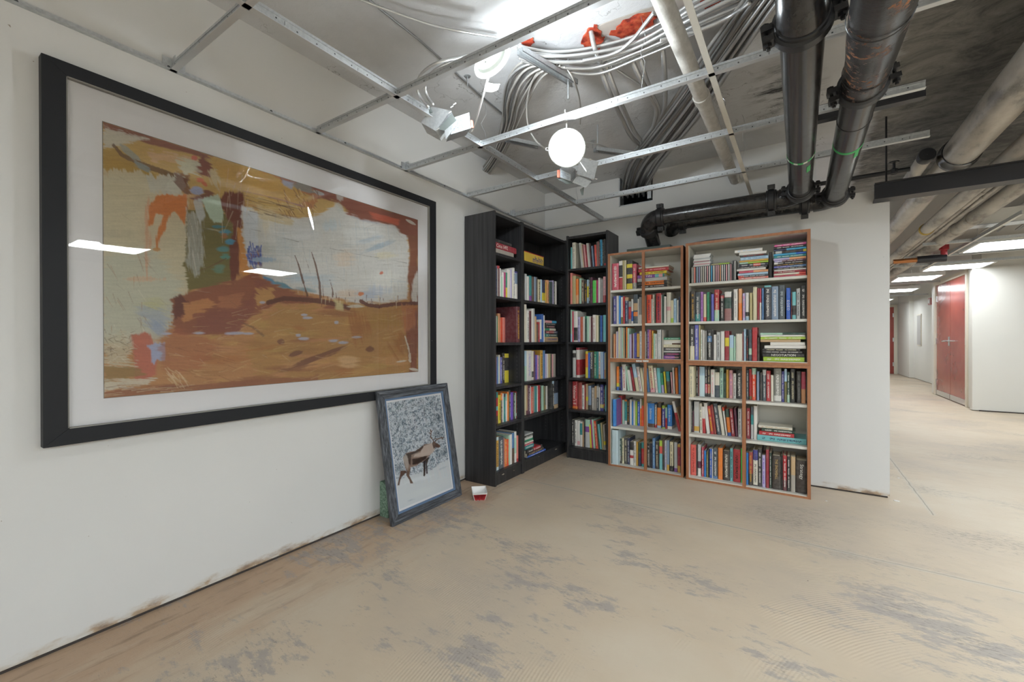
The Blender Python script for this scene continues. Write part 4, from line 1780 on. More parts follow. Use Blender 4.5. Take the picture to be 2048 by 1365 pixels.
M['boxdark'] = mat('shadowed_box_steel', lin('7f8684'), 0.4, 0.7)
c1_ = (820, 150, 8.53)
T = thing('lamp_driver_box', 'open metal lamp box with a printed label, under the looping conduits', 'electrical box', at_depth(900, 245, 2.12))
plate(T, 'wiring_box', M['galv'], [(375, 545), (700, 612), (440, 950), (190, 812)], c1_, 2.13, (11, 22, 0.045))
plate(T, 'box_lid', M['galv'], [(372, 540), (702, 608), (438, 956), (184, 814)], c1_, 2.125, (0.6, 0.6, 0.002))
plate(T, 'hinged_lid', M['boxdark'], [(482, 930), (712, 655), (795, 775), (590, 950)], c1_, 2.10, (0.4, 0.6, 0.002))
plate(T, 'hinged_lid', M['galv'], [(590, 950), (795, 775), (800, 840), (612, 1092)], c1_, 2.095, (0.4, 0.6, 0.002))
plate(T, 'driver_housing', M['galv'], [(760, 722), (1010, 640), (1036, 912), (690, 1020)], c1_, 2.11, (-9, 15, 0.055))
plate(T, 'label', M['boxlabel'], [(770, 724), (1006, 648), (1030, 908), (694, 1012)], c1_, 2.108, (0.1, 0.1, 0.0005))
label_print(T, c1_, 2.107, (772, 728), (1000, 656), (712, 1000), 8, 5)
plate(T, 'plug', M['redplug'], [(1034, 765), (1066, 775), (1082, 900), (1042, 900)], c1_, 2.105, (1, 1, 0.01))
knot(T, 'conduit_connector', M['boxdark'], 856, 214, 862, 228, 2.13, 0.012)
for (x, y) in ((690, 560), (740, 510), (455, 935), (660, 655)):
    knot(T, 'hinge', M['wire'], 820 + x / 8.53, 150 + y / 8.53, 820 + (x + 45) / 8.53, 150 + (y - 30) / 8.53, 2.10, 0.004)
c2_ = (1080, 220, 8.03)
T = thing('lamp_driver_box', 'open metal lamp box just below the lit round lamp', 'electrical box', at_depth(1155, 345, 2.34))
plate(T, 'driver_housing', M['galv'], [(322, 945), (496, 1030), (492, 1152), (318, 1085)], c2_, 2.33, (10, -10, 0.05))
plate(T, 'label', M['boxlabel'], [(328, 965), (490, 1042), (487, 1140), (324, 1078)], c2_, 2.328, (0.1, -0.1, 0.0005))
label_print(T, c2_, 2.327, (332, 972), (484, 1046), (330, 1072), 5, 4)
plate(T, 'box_lid', M['galv'], [(640, 752), (938, 828), (868, 1118), (588, 1028)], c2_, 2.32, (0.5, 0.6, 0.002))
plate(T, 'wiring_box', M['galv'], [(520, 1165), (600, 1050), (830, 1150), (735, 1250)], c2_, 2.33, (2, -5, 0.05))
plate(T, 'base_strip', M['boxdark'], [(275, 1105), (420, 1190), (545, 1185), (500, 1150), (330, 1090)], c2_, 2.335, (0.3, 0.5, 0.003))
plate(T, 'plug', M['redplug'], [(276, 965), (318, 965), (316, 1085), (272, 1080)], c2_, 2.325, (1, 1, 0.008))
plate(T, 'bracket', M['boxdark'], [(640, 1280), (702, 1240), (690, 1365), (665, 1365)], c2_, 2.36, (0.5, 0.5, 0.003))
for (x, y) in ((600, 1040), (820, 1110), (880, 1105), (790, 790)):
    knot(T, 'hinge', M['wire'], 1080 + x / 8.03, 220 + y / 8.03, 1080 + (x + 38) / 8.03, 220 + (y + 8) / 8.03, 2.318, 0.004)
# second lit lamp, seen from behind, hung over the tee
LU = on_z(984, 120, 2.235)
rr_ = (LU - CAM) / np.linalg.norm(LU - CAM)
e1_ = RI - rr_ * (RI @ rr_)
e1_ /= np.linalg.norm(e1_)
e2_ = np.cross(rr_, e1_)
e2_ = -e2_ if e2_ @ UP > 0 else e2_
au = 0.52 * rr_ + 0.854 * (0.62 * e1_ + 0.785 * e2_)
au /= np.linalg.norm(au)
T = thing('round_lamp', 'round lamp with a frosted rim seen from behind, lit toward the bookcases', 'light', LU)
R2 = 0.088
MB().disc_stack(LU, au, [(R2 * 0.72, -0.018), (R2 * 0.76, -0.006), (R2 * 0.98, -0.005), (R2, -0.001), (R2 * 0.98, 0.003), (R2 * 0.93, 0.004), (R2 * 0.93, 0.0)], 40).build('rim', M['frost'], T, smooth=True, auto=40)
MB().disc_stack(LU, au, [(0.001, -0.021), (R2 * 0.70, -0.020), (R2 * 0.74, -0.006), (R2 * 0.92, -0.002), (0.001, -0.002)], 40).build('back_plate', M['frost'], T, smooth=True, auto=40)
MB().disc_stack(LU, au, [(R2 * 0.925, 0.0005), (R2 * 0.92, 0.0035), (R2 * 0.7, 0.005), (0.001, 0.0055)], 40).build('diffuser', M['bulb'], T, smooth=True)
for s in (-1, 1):
    P = LU + np.cross(au, FW) * s * R2 * 0.6 - au * 0.018
    MB().obox(P - RI * 0.006, RI, UP, FW, 0.012, 0.008, 0.006).build('spring_clip', M['lampwhite'], T)
MB().tube(smooth_path([LU, on_z(978, 150, 2.20), on_z(972, 172, 2.19), on_z(958, 222, 2.18), on_z(948, 256, 2.175), on_z(942, 266, 2.17)], 0.02), 0.0042, 6, uv=False).build('cord', M['lampwhite'], T, smooth=True)
flag = [on_z(*q, 2.19) for q in ((974, 166), (990, 169), (1000, 169), (996, 180), (984, 185), (972, 184))]
MB().prism(flag, (0.0, 0.0, 0.0012)).build('cord_tag', M['lampwhite'], T)
# ceiling hanger washers
for k, (u, v) in enumerate(((935, 152), (1186, 281))):
    P = on_z(u, v, CZ)
    T = thing('ceiling_pin', ('round washer with a pin on the bare ceiling between the two lamps', 'small pin on the bare ceiling beside the lit lamp')[k], 'fastener', P)
    MB().disc_stack(P, (0, 0, -1), [(0.018, 0.0), (0.018, 0.003), (0.005, 0.004), (0.001, 0.004)], 16).build('washer', M['galv'], T)
    MB().tube([P, P + np.array([0, 0, -0.06])], 0.0025, 6, uv=False).build('pin', M['galv'], T)
# ------------------------------------------------------------------ pipes
M['blackpipe'] = mat('black_enamel_pipe', (0.022, 0.021, 0.022), 0.24, 0.0, 0.7)
t = NT(M['blackpipe'])
n = t.noise(t.coord('Object', (1, 1, 1)), 26, 6)
t.base(t.ramp(n, [(0.3, (0.014, 0.014, 0.016)), (0.72, (0.034, 0.032, 0.032)), (0.80, (0.12, 0.11, 0.10))]))
t.l(t.math('ADD', t.math('MULTIPLY', n, 0.18), 0.14), t.b.inputs['Roughness'])
t.bump(n, 0.06, 0.003)
M['rustpipe'] = mat('black_pipe_with_rust', (0.03, 0.03, 0.03), 0.3)
t = NT(M['rustpipe'])
n = t.noise(t.coord('Object'), 34, 6, 0.7)
n2 = t.noise(t.coord('Object'), 7, 3)
rust = t.math('MULTIPLY', t.mask(n, 0.54, 0.62), t.mask(n2, 0.48, 0.58))
t.base(t.mix(rust, (0.022, 0.021, 0.022), lin('a5683a')))
t.l(t.math('ADD', t.math('MULTIPLY', rust, 0.45), 0.24), t.b.inputs['Roughness'])
t.bump(t.math('ADD', n, rust), 0.25, 0.006)
M['iron'] = mat('black_coupling', (0.016, 0.016, 0.018), 0.38)
M['greytape'] = mat('green_tape', lin('3fae62'), 0.5)
M['whitetape'] = mat('white_tape', lin('d8ded6'), 0.5)
M['whitepipe'] = mat('white_painted_pipe', lin('c4c0b8'), 0.6)
t = NT(M['whitepipe'])
n = t.noise(t.coord('Object', (1, 0.7, 1)), 22, 6, 0.7)
t.base(t.ramp(n, [(0.3, lin('b3afa8')), (0.55, lin('cac6bf')), (0.75, lin('d6d3cd'))]))
t.bump(n, 0.5, 0.008)
M['lagging'] = mat('grey_lagged_pipe', lin('a39c91'), 0.4, 0.0, 0.6)
t = NT(M['lagging'])
n = t.noise(t.coord('Object', (1, 0.35, 1)), 7, 6, 0.65)
t.base(t.ramp(n, [(0.36, lin('6f6a62')), (0.46, lin('a39c92')), (0.62, lin('bab3a8')), (0.74, lin('a0826c'))]))
t.bump(n, 0.3, 0.012)
t.l(t.math('ADD', t.math('MULTIPLY', n, 0.3), 0.2), t.b.inputs['Roughness'])
M['oldpipe'] = mat('old_grey_pipe', lin('a8a196'), 0.55)
t = NT(M['oldpipe'])
n = t.noise(t.coord('Object', (1, 0.3, 1)), 9, 6, 0.65)
t.base(t.ramp(n, [(0.34, lin('77716a')), (0.5, lin('aaa399')), (0.7, lin('bdb6aa'))]))
M['yellow'] = mat('yellow_ring', lin('b59a4a'), 0.6)
M['copper'] = mat('copper_stub', lin('b5784a'), 0.35, 0.7)


def coupling(T, C, axis, r, lug):
    """bolted grooved coupling: two half shells, lugs both sides, a bolt through each pair"""
    C, axis, lug = (np.array(q, float) for q in (C, axis, lug))
    axis = axis / np.linalg.norm(axis)
    lug = lug / np.linalg.norm(lug)
    third = np.cross(axis, lug)
    o = MB().disc_stack(C, axis, [(r * 1.02, -0.032), (r * 1.12, -0.030), (r * 1.16, -0.020), (r * 1.30, -0.016), (r * 1.30, 0.016), (r * 1.16, 0.020), (r * 1.12, 0.030), (r * 1.02, 0.032)], 36)
    for s in (-1, 1):
        for q in (-1, 1):
            o.obox(C + lug * s * r * 1.20 - axis * 0.022 + third * (q * 0.017 - 0.009) - (lug * r * 0.0), lug * s, axis, third, r * 0.52, 0.044, 0.018)
    c = o.build('coupling', M['iron'], T, smooth=True, auto=35)
    for s in (-1, 1):
        P = C + lug * s * r * 1.50
        bt = MB().tube([P - third * 0.040, P + third * 0.044], 0.006, 8, uv=False)
        bt.disc_stack(P + third * 0.026, third, [(0.001, 0.0), (0.012, 0.0), (0.012, 0.010), (0.001, 0.010)], 6)
        bt.disc_stack(P - third * 0.038, third, [(0.001, 0.0), (0.012, 0.0), (0.012, 0.010), (0.001, 0.010)], 6)
        bt.build('bolt', M['iron'], T)
    return c


def run(T, name, pts, r, m, step=0.03, n=32):
    return MB().tube(smooth_path(pts, step) if len(pts) > 2 else pts, r, n, uv=False).build(name, m, T, smooth=True, auto=50)


def arc(P, d0, d1, R, k=9):
    """quarter bend leaving P along d0 and ending along d1"""
    P, d0, d1 = (np.array(q, float) for q in (P, d0, d1))
    return [P + d0 * R * sin(a) + d1 * R * (1 - cos(a)) for a in np.linspace(0, pi / 2, k)]


def bend(T, P, d0, d1, R, r, m, n=32):
    pts = arc(P, d0, d1, R)
    MB().tube(pts, r, n, uv=False).build('elbow', m, T, smooth=True, auto=50)
    return pts[-1]


def weld(T, C, axis, r):
    MB().disc_stack(C, axis, [(r, -0.004), (r * 1.03, -0.002), (r * 1.03, 0.002), (r, 0.004)], 32).build('groove_ring', M['iron'], T, smooth=True)


P1X, P1Z, PR = 2.145, 2.03, 0.061
Y1, Y2 = 3.455, 3.695
xl1 = on_y(1318, 440, Y1)[0]
xl2 = on_y(1362, 448, Y2)[0]
yc1 = on_z(1600, 45, P1Z)[1]
T = thing('black_pipe', 'shiny black overhead pipe with green tape, elbowing along the wall above the white bookcases', 'pipe', (P1X, 2.4, P1Z))
EB = 0.115
e0 = bend(T, (P1X, yc1 - 0.03, P1Z), (0, -1, 0), (0, 0, 1), 0.14, PR * 1.08, M['blackpipe'])
run(T, 'pipe_body', [e0, (e0[0], e0[1], CZ - 0.002)], PR, M['blackpipe'])
run(T, 'pipe_body', [(P1X, yc1 - 0.03, P1Z), (P1X, Y1 - EB, P1Z)], PR, M['blackpipe'])
coupling(T, (P1X, yc1, P1Z), (0, 1, 0), PR * 1.02, (1, 0, 0.12))
weld(T, (P1X, Y1 - EB - 0.12, P1Z), (0, 1, 0), PR)
e1 = bend(T, (P1X, Y1 - EB, P1Z), (0, 1, 0), (-1, 0, 0), EB, PR * 1.04, M['blackpipe'])
coupling(T, (P1X, Y1 - EB - 0.02, P1Z), (0, 1, 0), PR, (1, 0, 0))
run(T, 'pipe_body', [e1, (xl1, Y1, P1Z)], PR * 0.95, M['blackpipe'])
coupling(T, (e1[0] - 0.05, Y1, P1Z), (1, 0, 0), PR * 0.97, (0, -0.25, 1))
coupling(T, (xl1 + 0.012, Y1, P1Z), (1, 0, 0), PR * 0.97, (0, -0.2, 1))
d1 = np.array([0, 0.80, -0.60])
e2 = bend(T, (xl1, Y1, P1Z), (-1, 0, 0), d1, 0.10, PR * 1.05, M['blackpipe'])
coupling(T, e2 + d1 * 0.01, d1, PR * 0.97, (1, 0, 0))
run(T, 'pipe_body', [e2, e2 + d1 * 0.17], PR * 0.92, M['blackpipe'])
for u, v, nm in ((1600, 305, 'tape_band'),):
    y = on_z(u, v, P1Z)[1]
    MB().disc_stack((P1X, y, P1Z), (0, 1, 0), [(PR * 1.006, -0.012), (PR * 1.012, -0.012), (PR * 1.012, 0.012), (PR * 1.006, 0.012)], 32).build('tape_band', M['greytape'], T, smooth=True)
    for q in range(9):
        a0 = q * 2 * pi / 9
        pts = [(P1X + PR * 1.016 * cos(a0 + j * 0.1), y, P1Z + PR * 1.016 * sin(a0 + j * 0.1)) for j in range(4)]
        m2 = MB()
        for j in range(3):
            p, q2 = np.array(pts[j]), np.array(pts[j + 1])
            yv = np.array([0, 0.012, 0])
            m2.quad(p - yv, q2 - yv, q2 + yv, p + yv)
        m2.build('tape_print', M['whitetape'], T)
P2X = 2.336
yc2 = on_z(1737, 168, P1Z)[1]
T = thing('black_pipe', 'black overhead pipe with a rusty end, beside the shiny one', 'pipe', (P2X, 2.6, P1Z))
run(T, 'rusty_fitting', [(P2X - 0.035, 1.0, 1.875), (P2X - 0.03, 1.25, 1.885), (P2X - 0.02, 1.55, 1.93), (P2X - 0.005, 1.80, 1.99), (P2X, yc2, P1Z)], PR * 1.12, M['rustpipe'], 0.04)
weld(T, (P2X - 0.003, yc2 - 0.16, 2.008), (0, 1, 0.2), PR * 1.13)
weld(T, (P2X - 0.028, yc2 - 0.66, 1.905), (0, 1, 0.15), PR * 1.14)
coupling(T, (P2X, yc2, P1Z), (0, 1, 0), PR * 1.02, (1, 0, 0.16))
run(T, 'pipe_body', [(P2X, yc2, P1Z), (P2X, Y2 - EB, P1Z)], PR, M['blackpipe'])
weld(T, (P2X, yc2 + 0.28, P1Z), (0, 1, 0), PR)
weld(T, (P2X, Y2 - EB - 0.05, P1Z), (0, 1, 0), PR)
e1 = bend(T, (P2X, Y2 - EB, P1Z), (0, 1, 0), (-1, 0, 0), EB, PR * 1.04, M['blackpipe'])
coupling(T, (P2X, Y2 - EB - 0.01, P1Z), (0, 1, 0), PR, (1, 0, 0))
run(T, 'pipe_body', [e1, (xl2, Y2, P1Z)], PR * 0.9, M['blackpipe'])
coupling(T, (e1[0] - 0.05, Y2, P1Z), (1, 0, 0), PR * 0.95, (0, -0.3, 1))
e2 = bend(T, (xl2, Y2, P1Z), (-1, 0, 0), (0, 0.8, -0.6), 0.09, PR * 0.95, M['blackpipe'])
coupling(T, (xl2 + 0.01, Y2, P1Z), (1, 0, 0), PR * 0.88, (0, -0.2, 1))
y = on_z(1700, 282, P1Z)[1]
MB().disc_stack((P2X, y, P1Z), (0, 1, 0), [(PR * 1.006, -0.013), (PR * 1.012, -0.013), (PR * 1.012, 0.013), (PR * 1.006, 0.013)], 32).build('tape_band', M['greytape'], T, smooth=True)
for px_, pz, pr, yy in ((P1X, P1Z, PR, on_z(1600, 322, P1Z)[1]), (P2X, P1Z, PR, y + 0.05)):
    a = -0.95
    c = np.array([px_ + pr * 1.015 * cos(a), yy, pz + pr * 1.015 * sin(a)])
    tg = np.array([-sin(a), 0, cos(a)])
    o = MB().obox(c - tg * 0.012 - np.array([0, 0.045, 0]), tg, (0, 1, 0), np.cross(tg, (0, 1, 0)), 0.020, 0.09, 0.0008).build('green_tape_end', M['greytape'], T if px_ == P2X else None, origin=c)
    if px_ == P1X:
        o.parent = bpy.data.objects['black_pipe']
        o.location = c - ORG['black_pipe']

T = thing('sprinkler_pipe', 'white painted pipe with flaking paint crossing above the conduits', 'pipe', (1.717, 1.6, 2.333))
run(T, 'pipe_body', [(1.717, -1.0, 2.333), (1.717, D, 2.333)], 0.036, M['whitepipe'])
for y in (0.2, 2.42):
    MB().disc_stack((1.717, y, 2.333), (0, 1, 0), [(0.036, -0.03), (0.0415, -0.03), (0.0415, 0.03), (0.036, 0.03)], 28).build('collar', M['whitepipe'], T, smooth=True, auto=40)
# pipes over the corridor
yR = 3.86
T = thing('lagged_pipe', 'big grey lagged pipe with peeling skin running over the corridor', 'pipe', (3.0, 2.4, 2.27))
run(T, 'lagging', [(3.0, -0.6, 2.27), (3.0, yR, 2.27)], 0.092, M['lagging'])
MB().disc_stack((3.0, yR, 2.27), (0, 1, 0), [(0.085, -0.01), (0.098, -0.008), (0.098, 0.05), (0.104, 0.06), (0.104, 0.10), (0.09, 0.12)], 36).build('collar', M['blackpipe'], T, smooth=True, auto=40)
run(T, 'pipe_body', [(3.0, yR + 0.1, 2.27), (3.0, 15.5, 2.27)], 0.080, M['lagging'])
T = thing('corridor_pipe', 'grey pipe with a yellow ring over the corridor, next to the lagged pipe', 'pipe', (3.2, 5.0, 2.17))
run(T, 'pipe_body', [(3.2, -0.6, 2.17), (3.2, 15.5, 2.17)], 0.050, M['oldpipe'])
yy = on_z(1842, 460, 2.17)[1]
MB().disc_stack((3.2, yy, 2.17), (0, 1, 0), [(0.05, -0.02), (0.058, -0.018), (0.058, 0.018), (0.05, 0.02)], 28).build('yellow_ring', M['yellow'], T, smooth=True)
for k, (x, r) in enumerate(((3.275, 0.016), (3.325, 0.014))):
    T = thing('thin_pipe', ('thin grey pipe close beside the ringed corridor pipe', 'thin grey pipe between its twin and the coupled corridor pipe')[k], 'pipe', (x, 5, 2.165))
    run(T, 'pipe_body', [(x, -0.6, 2.165), (x, 14.0, 2.165)], r, M['oldpipe'], n=14)
    for y in (4.6 + k * 0.2, 6.2):
        MB().disc_stack((x, y, 2.165), (0, 1, 0), [(r, -0.03), (r * 1.3, -0.03), (r * 1.3, 0.03), (r, 0.03)], 14).build('sleeve', M['oldpipe'], T, smooth=True, auto=40)
T = thing('corridor_pipe', 'grey coupled pipe over the corridor, farthest from the lagged pipe', 'pipe', (3.46, 5.0, 2.17))
run(T, 'pipe_body', [(3.46, -0.6, 2.17), (3.46, 13.0, 2.17)], 0.058, M['oldpipe'])
yy = on_z(1950, 436, 2.17)[1]
for dy in (0.0, 0.5):
    MB().disc_stack((3.46, yy + dy, 2.17), (0, 1, 0), [(0.058, -0.03), (0.066, -0.028), (0.066, 0.028), (0.058, 0.03)], 28).build('collar', M['oldpipe'], T, smooth=True, auto=40)
T = thing('thin_black_pipe', 'thin black pipe with a valve crossing behind the end of the wall', 'pipe', (2.6, 3.98, 2.24))
run(T, 'pipe_body', [(2.25, 3.98, 2.24), (2.772, 3.98, 2.24)], 0.016, M['iron'], n=12)
vx = on_y(1788, 330, 3.98)[0]
MB().disc_stack((vx, 3.98, 2.225), (0, 0, 1), [(0.02, 0.0), (0.024, 0.01), (0.024, 0.03), (0.008, 0.04), (0.008, 0.07), (0.03, 0.075), (0.03, 0.083), (0.001, 0.085)], 12).build('valve', M['iron'], T)
T = thing('short_pipe', 'short capped black pipe stub beside the lagged pipe', 'pipe', (2.80, 3.98, 2.27))
run(T, 'pipe_body', [(2.83, 3.83, 2.27), (2.83, 4.6, 2.27)], 0.042, M['oldpipe'], n=20)
MB().disc_stack((2.83, 3.83, 2.27), (0, 1, 0), [(0.001, -0.012), (0.04, -0.012), (0.046, 0.0), (0.046, 0.05), (0.042, 0.05)], 20).build('end_cap', M['iron'], T, smooth=True, auto=40)
# steel angle, channels, beam
M['darksteel'] = mat('dark_steel', (0.035, 0.036, 0.042), 0.35, 0.3)
T = thing('steel_angle', 'long dark steel angle hung across the corridor pipes at the end of the wall', 'beam', (3.4, 3.72, 2.0))
b = MB()
b.prism([(2.555, 3.72, 2.002), (2.555, 3.724, 2.098), (2.555, 3.732, 2.098), (2.555, 3.730, 2.010), (2.555, 3.80, 2.002), (2.555, 3.80, 1.994)], (1.35, 0.0, 0.0))
b.build('angle', M['darksteel'], T)
box('top_lip', M['iron'], (2.555, 3.705, 2.098), (3.905, 3.745, 2.106), T)
for x in (2.62, 3.6):
    MB().tube([(x, 3.765, 2.005), (x, 3.765, CZ)], 0.006, 6, uv=False).build('threaded_rod', M['iron'], T)
tag(box('steel_channel', M['darksteel'], (2.20, 2.690, 2.185), (2.62, 2.735, 2.262), origin=(2.41, 2.7, 2.185)), 'dark steel channel just behind the cross tee, between the two black pipes', 'beam')
T = thing('ceiling_beam', 'off white boxed beam across the corridor ceiling before the light panels', 'beam', (4.6, 6.2, 2.2))
box('beam_side', M['wall_plain'], (3.55, 6.05, 2.19), (8.8, 6.2, 2.33), T)
box('beam_edge', M['galv'], (3.55, 6.04, 2.184), (8.8, 6.21, 2.192), T)
lab = ['corridor tee before the first lit panel', 'corridor tee just past the first lit panel', 'corridor tee before the door panel', 'corridor tee beyond the red doors', 'corridor tee far down the passage']
for k, y in enumerate((6.62, 7.60, 8.40, 11.0, 14.0)):
    tee(f'light grey {lab[k]}', 'x', y, 3.3, 4.70 if y > 9.2 else 5.6, cap='teecap', z=LZ, holes=False)
for k, (x, y0, y1) in enumerate(((3.70, 5.4, 8.9), (4.42, 5.4, 6.7))):
    tee(('light grey corridor tee running along beside the coupled pipe', 'short corridor tee running up to the first lit panel')[k], 'y', x, y0, y1, cap='teecap', z=LZ, holes=False)
rnd = random.Random(3)
for k in range(12):
    x = 3.68 + k * 0.075
    pts = [(x + rnd.uniform(-.02, .02), 0.6, 2.44 + rnd.uniform(-.03, .03)), (x + 0.1 + rnd.uniform(-.03, .03), 3.0, 2.42), (x + 0.25, 5.0 + rnd.uniform(-.2, .2), 2.40 + rnd.uniform(-.03, .05)), (x + 0.5 + rnd.uniform(-.1, .1), 8.0, 2.44)]
    conduit(pts, 0.011, 'grey conduit in the loose bundle above the corridor light panels', 'conduits above the corridor', 'mcdark' if k % 2 else 'mcgrey', ribs=False)
P = on_z(1812, 522, 2.045)
T = thing('copper_stub', 'copper pipe stub with a red valve under the corridor pipes', 'pipe', P)
run(T, 'copper_body', [P - np.array([0.12, 0, 0]), P + np.array([0.10, 0, 0])], 0.028, M['copper'], n=16)
run(T, 'sleeve', [P + np.array([0.10, 0, 0]), P + np.array([0.36, 0, 0])], 0.045, M['darksteel'], n=16)
M['valvered'] = mat('red_valve', lin('a8323a'), 0.5)
MB().disc_stack(P + np.array([0.34, 0, 0.03]), (0, 0, 1), [(0.001, 0), (0.03, 0.0), (0.03, 0.06), (0.045, 0.07), (0.045, 0.15), (0.02, 0.16), (0.001, 0.16)], 14).build('valve', M['valvered'], T)
# ------------------------------------------------------------------ red doors
M['reddoor'] = mat('red_door_paint', lin('9c443a'), 0.22, 0.0, 0.6)
t = NT(M['reddoor'])
n = t.noise(t.coord('Object'), 1.2, 3)
t.base(t.ramp(n, [(0.35, lin('94403a')), (0.65, lin('a85246'))]))
M['doorframe'] = mat('cream_door_frame', lin('d9d2c2'), 0.5)
M['chrome'] = mat('brushed_handle', (0.62, 0.63, 0.64), 0.25, 0.9)
YD0, YD1 = 9.58, 11.38
MID = (YD0 + YD1) / 2
ZD = 2.09
b = MB()
b.box((XD - 0.02, 9.50, 0.0), (XD + 0.12, YD0, ZD + 0.07)).box((XD - 0.02, YD1, 0.0), (XD + 0.12, 11.46, ZD + 0.07)).box((XD - 0.02, YD0, ZD), (XD + 0.12, YD1, ZD + 0.07))
fr = structure(b.build('door_frame_1', M['doorframe']))
for k, (y0, y1) in enumerate(((YD0, MID - 0.003), (MID + 0.003, YD1))):
    o = structure(box(f'door_{k + 1}', M['reddoor'], (XD + 0.005, y0 + 0.003, 0.012), (XD + 0.05, y1 - 0.003, ZD - 0.004)))
    box('kick_plate', M['chrome'], (XD - 0.004, y0 + 0.01, 0.016), (XD + 0.005, y1 - 0.01, 0.105), o)
    yh = y0 + 0.01 if k == 0 else y1 - 0.01
    for z in (0.25, 1.03, 1.83):
        box('hinge', M['chrome'], (XD - 0.012, yh - 0.035, z - 0.055), (XD + 0.006, yh + 0.035, z + 0.055), o)
    if k == 1:
        yk = MID + 0.05
        box('lock_plate', M['chrome'], (XD - 0.006, yk - 0.035, 0.95), (XD + 0.006, yk + 0.035, 1.11), o)
        MB().tube([(XD - 0.05, yk, 1.035), (XD - 0.055, yk + 0.02, 1.035), (XD - 0.055, yk + 0.17, 1.03)], 0.011, 8, uv=False).build('lever', M['chrome'], o)
        MB().tube([(XD - 0.05, yk, 1.035), (XD, yk, 1.035)], 0.016, 8, uv=False).build('lever', M['chrome'], o)
    else:
        MB().tube([(XD - 0.03, MID - 0.02, 1.035), (XD - 0.03, MID - 0.42, 1.035)], 0.008, 8, uv=False).build('pull_bar', M['chrome'], o)
        for q in (0.03, 0.41):
            MB().tube([(XD + 0.004, MID - q, 1.035), (XD - 0.03, MID - q, 1.035)], 0.006, 6, uv=False).build('bar_post', M['chrome'], o)
# far door facing down the corridor
o = structure(box('door_3', M['reddoor'], (3.72, 17.46, 0.012), (4.56, 17.499, 2.05)))
for z in (0.3, 1.05, 1.8):
    box('hinge', M['chrome'], (4.53, 17.445, z - 0.06), (4.58, 17.465, z + 0.06), o)
box('lever', M['chrome'], (3.80, 17.42, 1.0), (3.92, 17.462, 1.03), o)
b = MB()
b.box((3.64, 17.44, 0.0), (3.72, 17.5, 2.12)).box((4.56, 17.44, 0.0), (4.64, 17.5, 2.12)).box((3.72, 17.44, 2.05), (4.56, 17.5, 2.12))
structure(b.build('door_frame_3', M['doorframe']))
# small things on the corridor walls
M['alarm'] = mat('alarm_red', lin('b06a66'), 0.5)
M['panelgrey'] = mat('narrow_wall_panel', lin('b4b3b0'), 0.4)
q = on_x(1864, 603, 4.76)
T = thing('fire_alarm', 'small red alarm box high on the corridor wall past the double doors', 'alarm', (4.75, q[1], q[2]))
box('body', M['alarm'], (4.71, q[1] - 0.12, q[2] - 0.08), (4.76, q[1] + 0.12, q[2] + 0.08), T, bevel=0.006)
MB().disc_stack((4.71, q[1], q[2]), (-1, 0, 0), [(0.001, 0.012), (0.05, 0.010), (0.06, 0.0)], 16).build('lens', M['lampwhite'], T)
p0, p1 = on_x(1836, 632, 4.76), on_x(1843, 690, 4.76)
T = thing('wall_panel', 'narrow tall grey panel set on the recessed corridor wall', 'panel', (4.755, p0[1], p1[2]))
ya, yb2 = sorted((p0[1], p1[1]))
box('frame', M['doorframe'], (4.745, ya - 0.03, p1[2] - 0.03), (4.76, yb2 + 0.03, p0[2] + 0.03), T)
box('pane', M['panelgrey'], (4.74, ya, p1[2]), (4.746, yb2, p0[2]), T)
# ------------------------------------------------------------------ pictures
def vnoise(x, y, seed):
    xi, yi = np.floor(x).astype(np.int64), np.floor(y).astype(np.int64)
    fx, fy = x - xi, y - yi
    fx, fy = fx * fx * (3 - 2 * fx), fy * fy * (3 - 2 * fy)

    def h(a, b2):
        n = (a * 374761393 + b2 * 668265263 + seed * 1442695041) & 0xFFFFFFFF
        n = ((n ^ (n >> 13)) * 1274126177) & 0xFFFFFFFF
        return ((n ^ (n >> 16)) & 0xFFFF) / 65535.0
    a, b2, c, d = h(xi, yi), h(xi + 1, yi), h(xi, yi + 1), h(xi + 1, yi + 1)
    return (a * (1 - fx) + b2 * fx) * (1 - fy) + (c * (1 - fx) + d * fx) * fy


def fbm(x, y, seed, o=3):
    s, a, n = 0, 0.5, 0
    for k in range(o):
        s = s + a * vnoise(x * 2 ** k, y * 2 ** k, seed + k * 17)
        n += a
        a *= 0.55
    return s / n


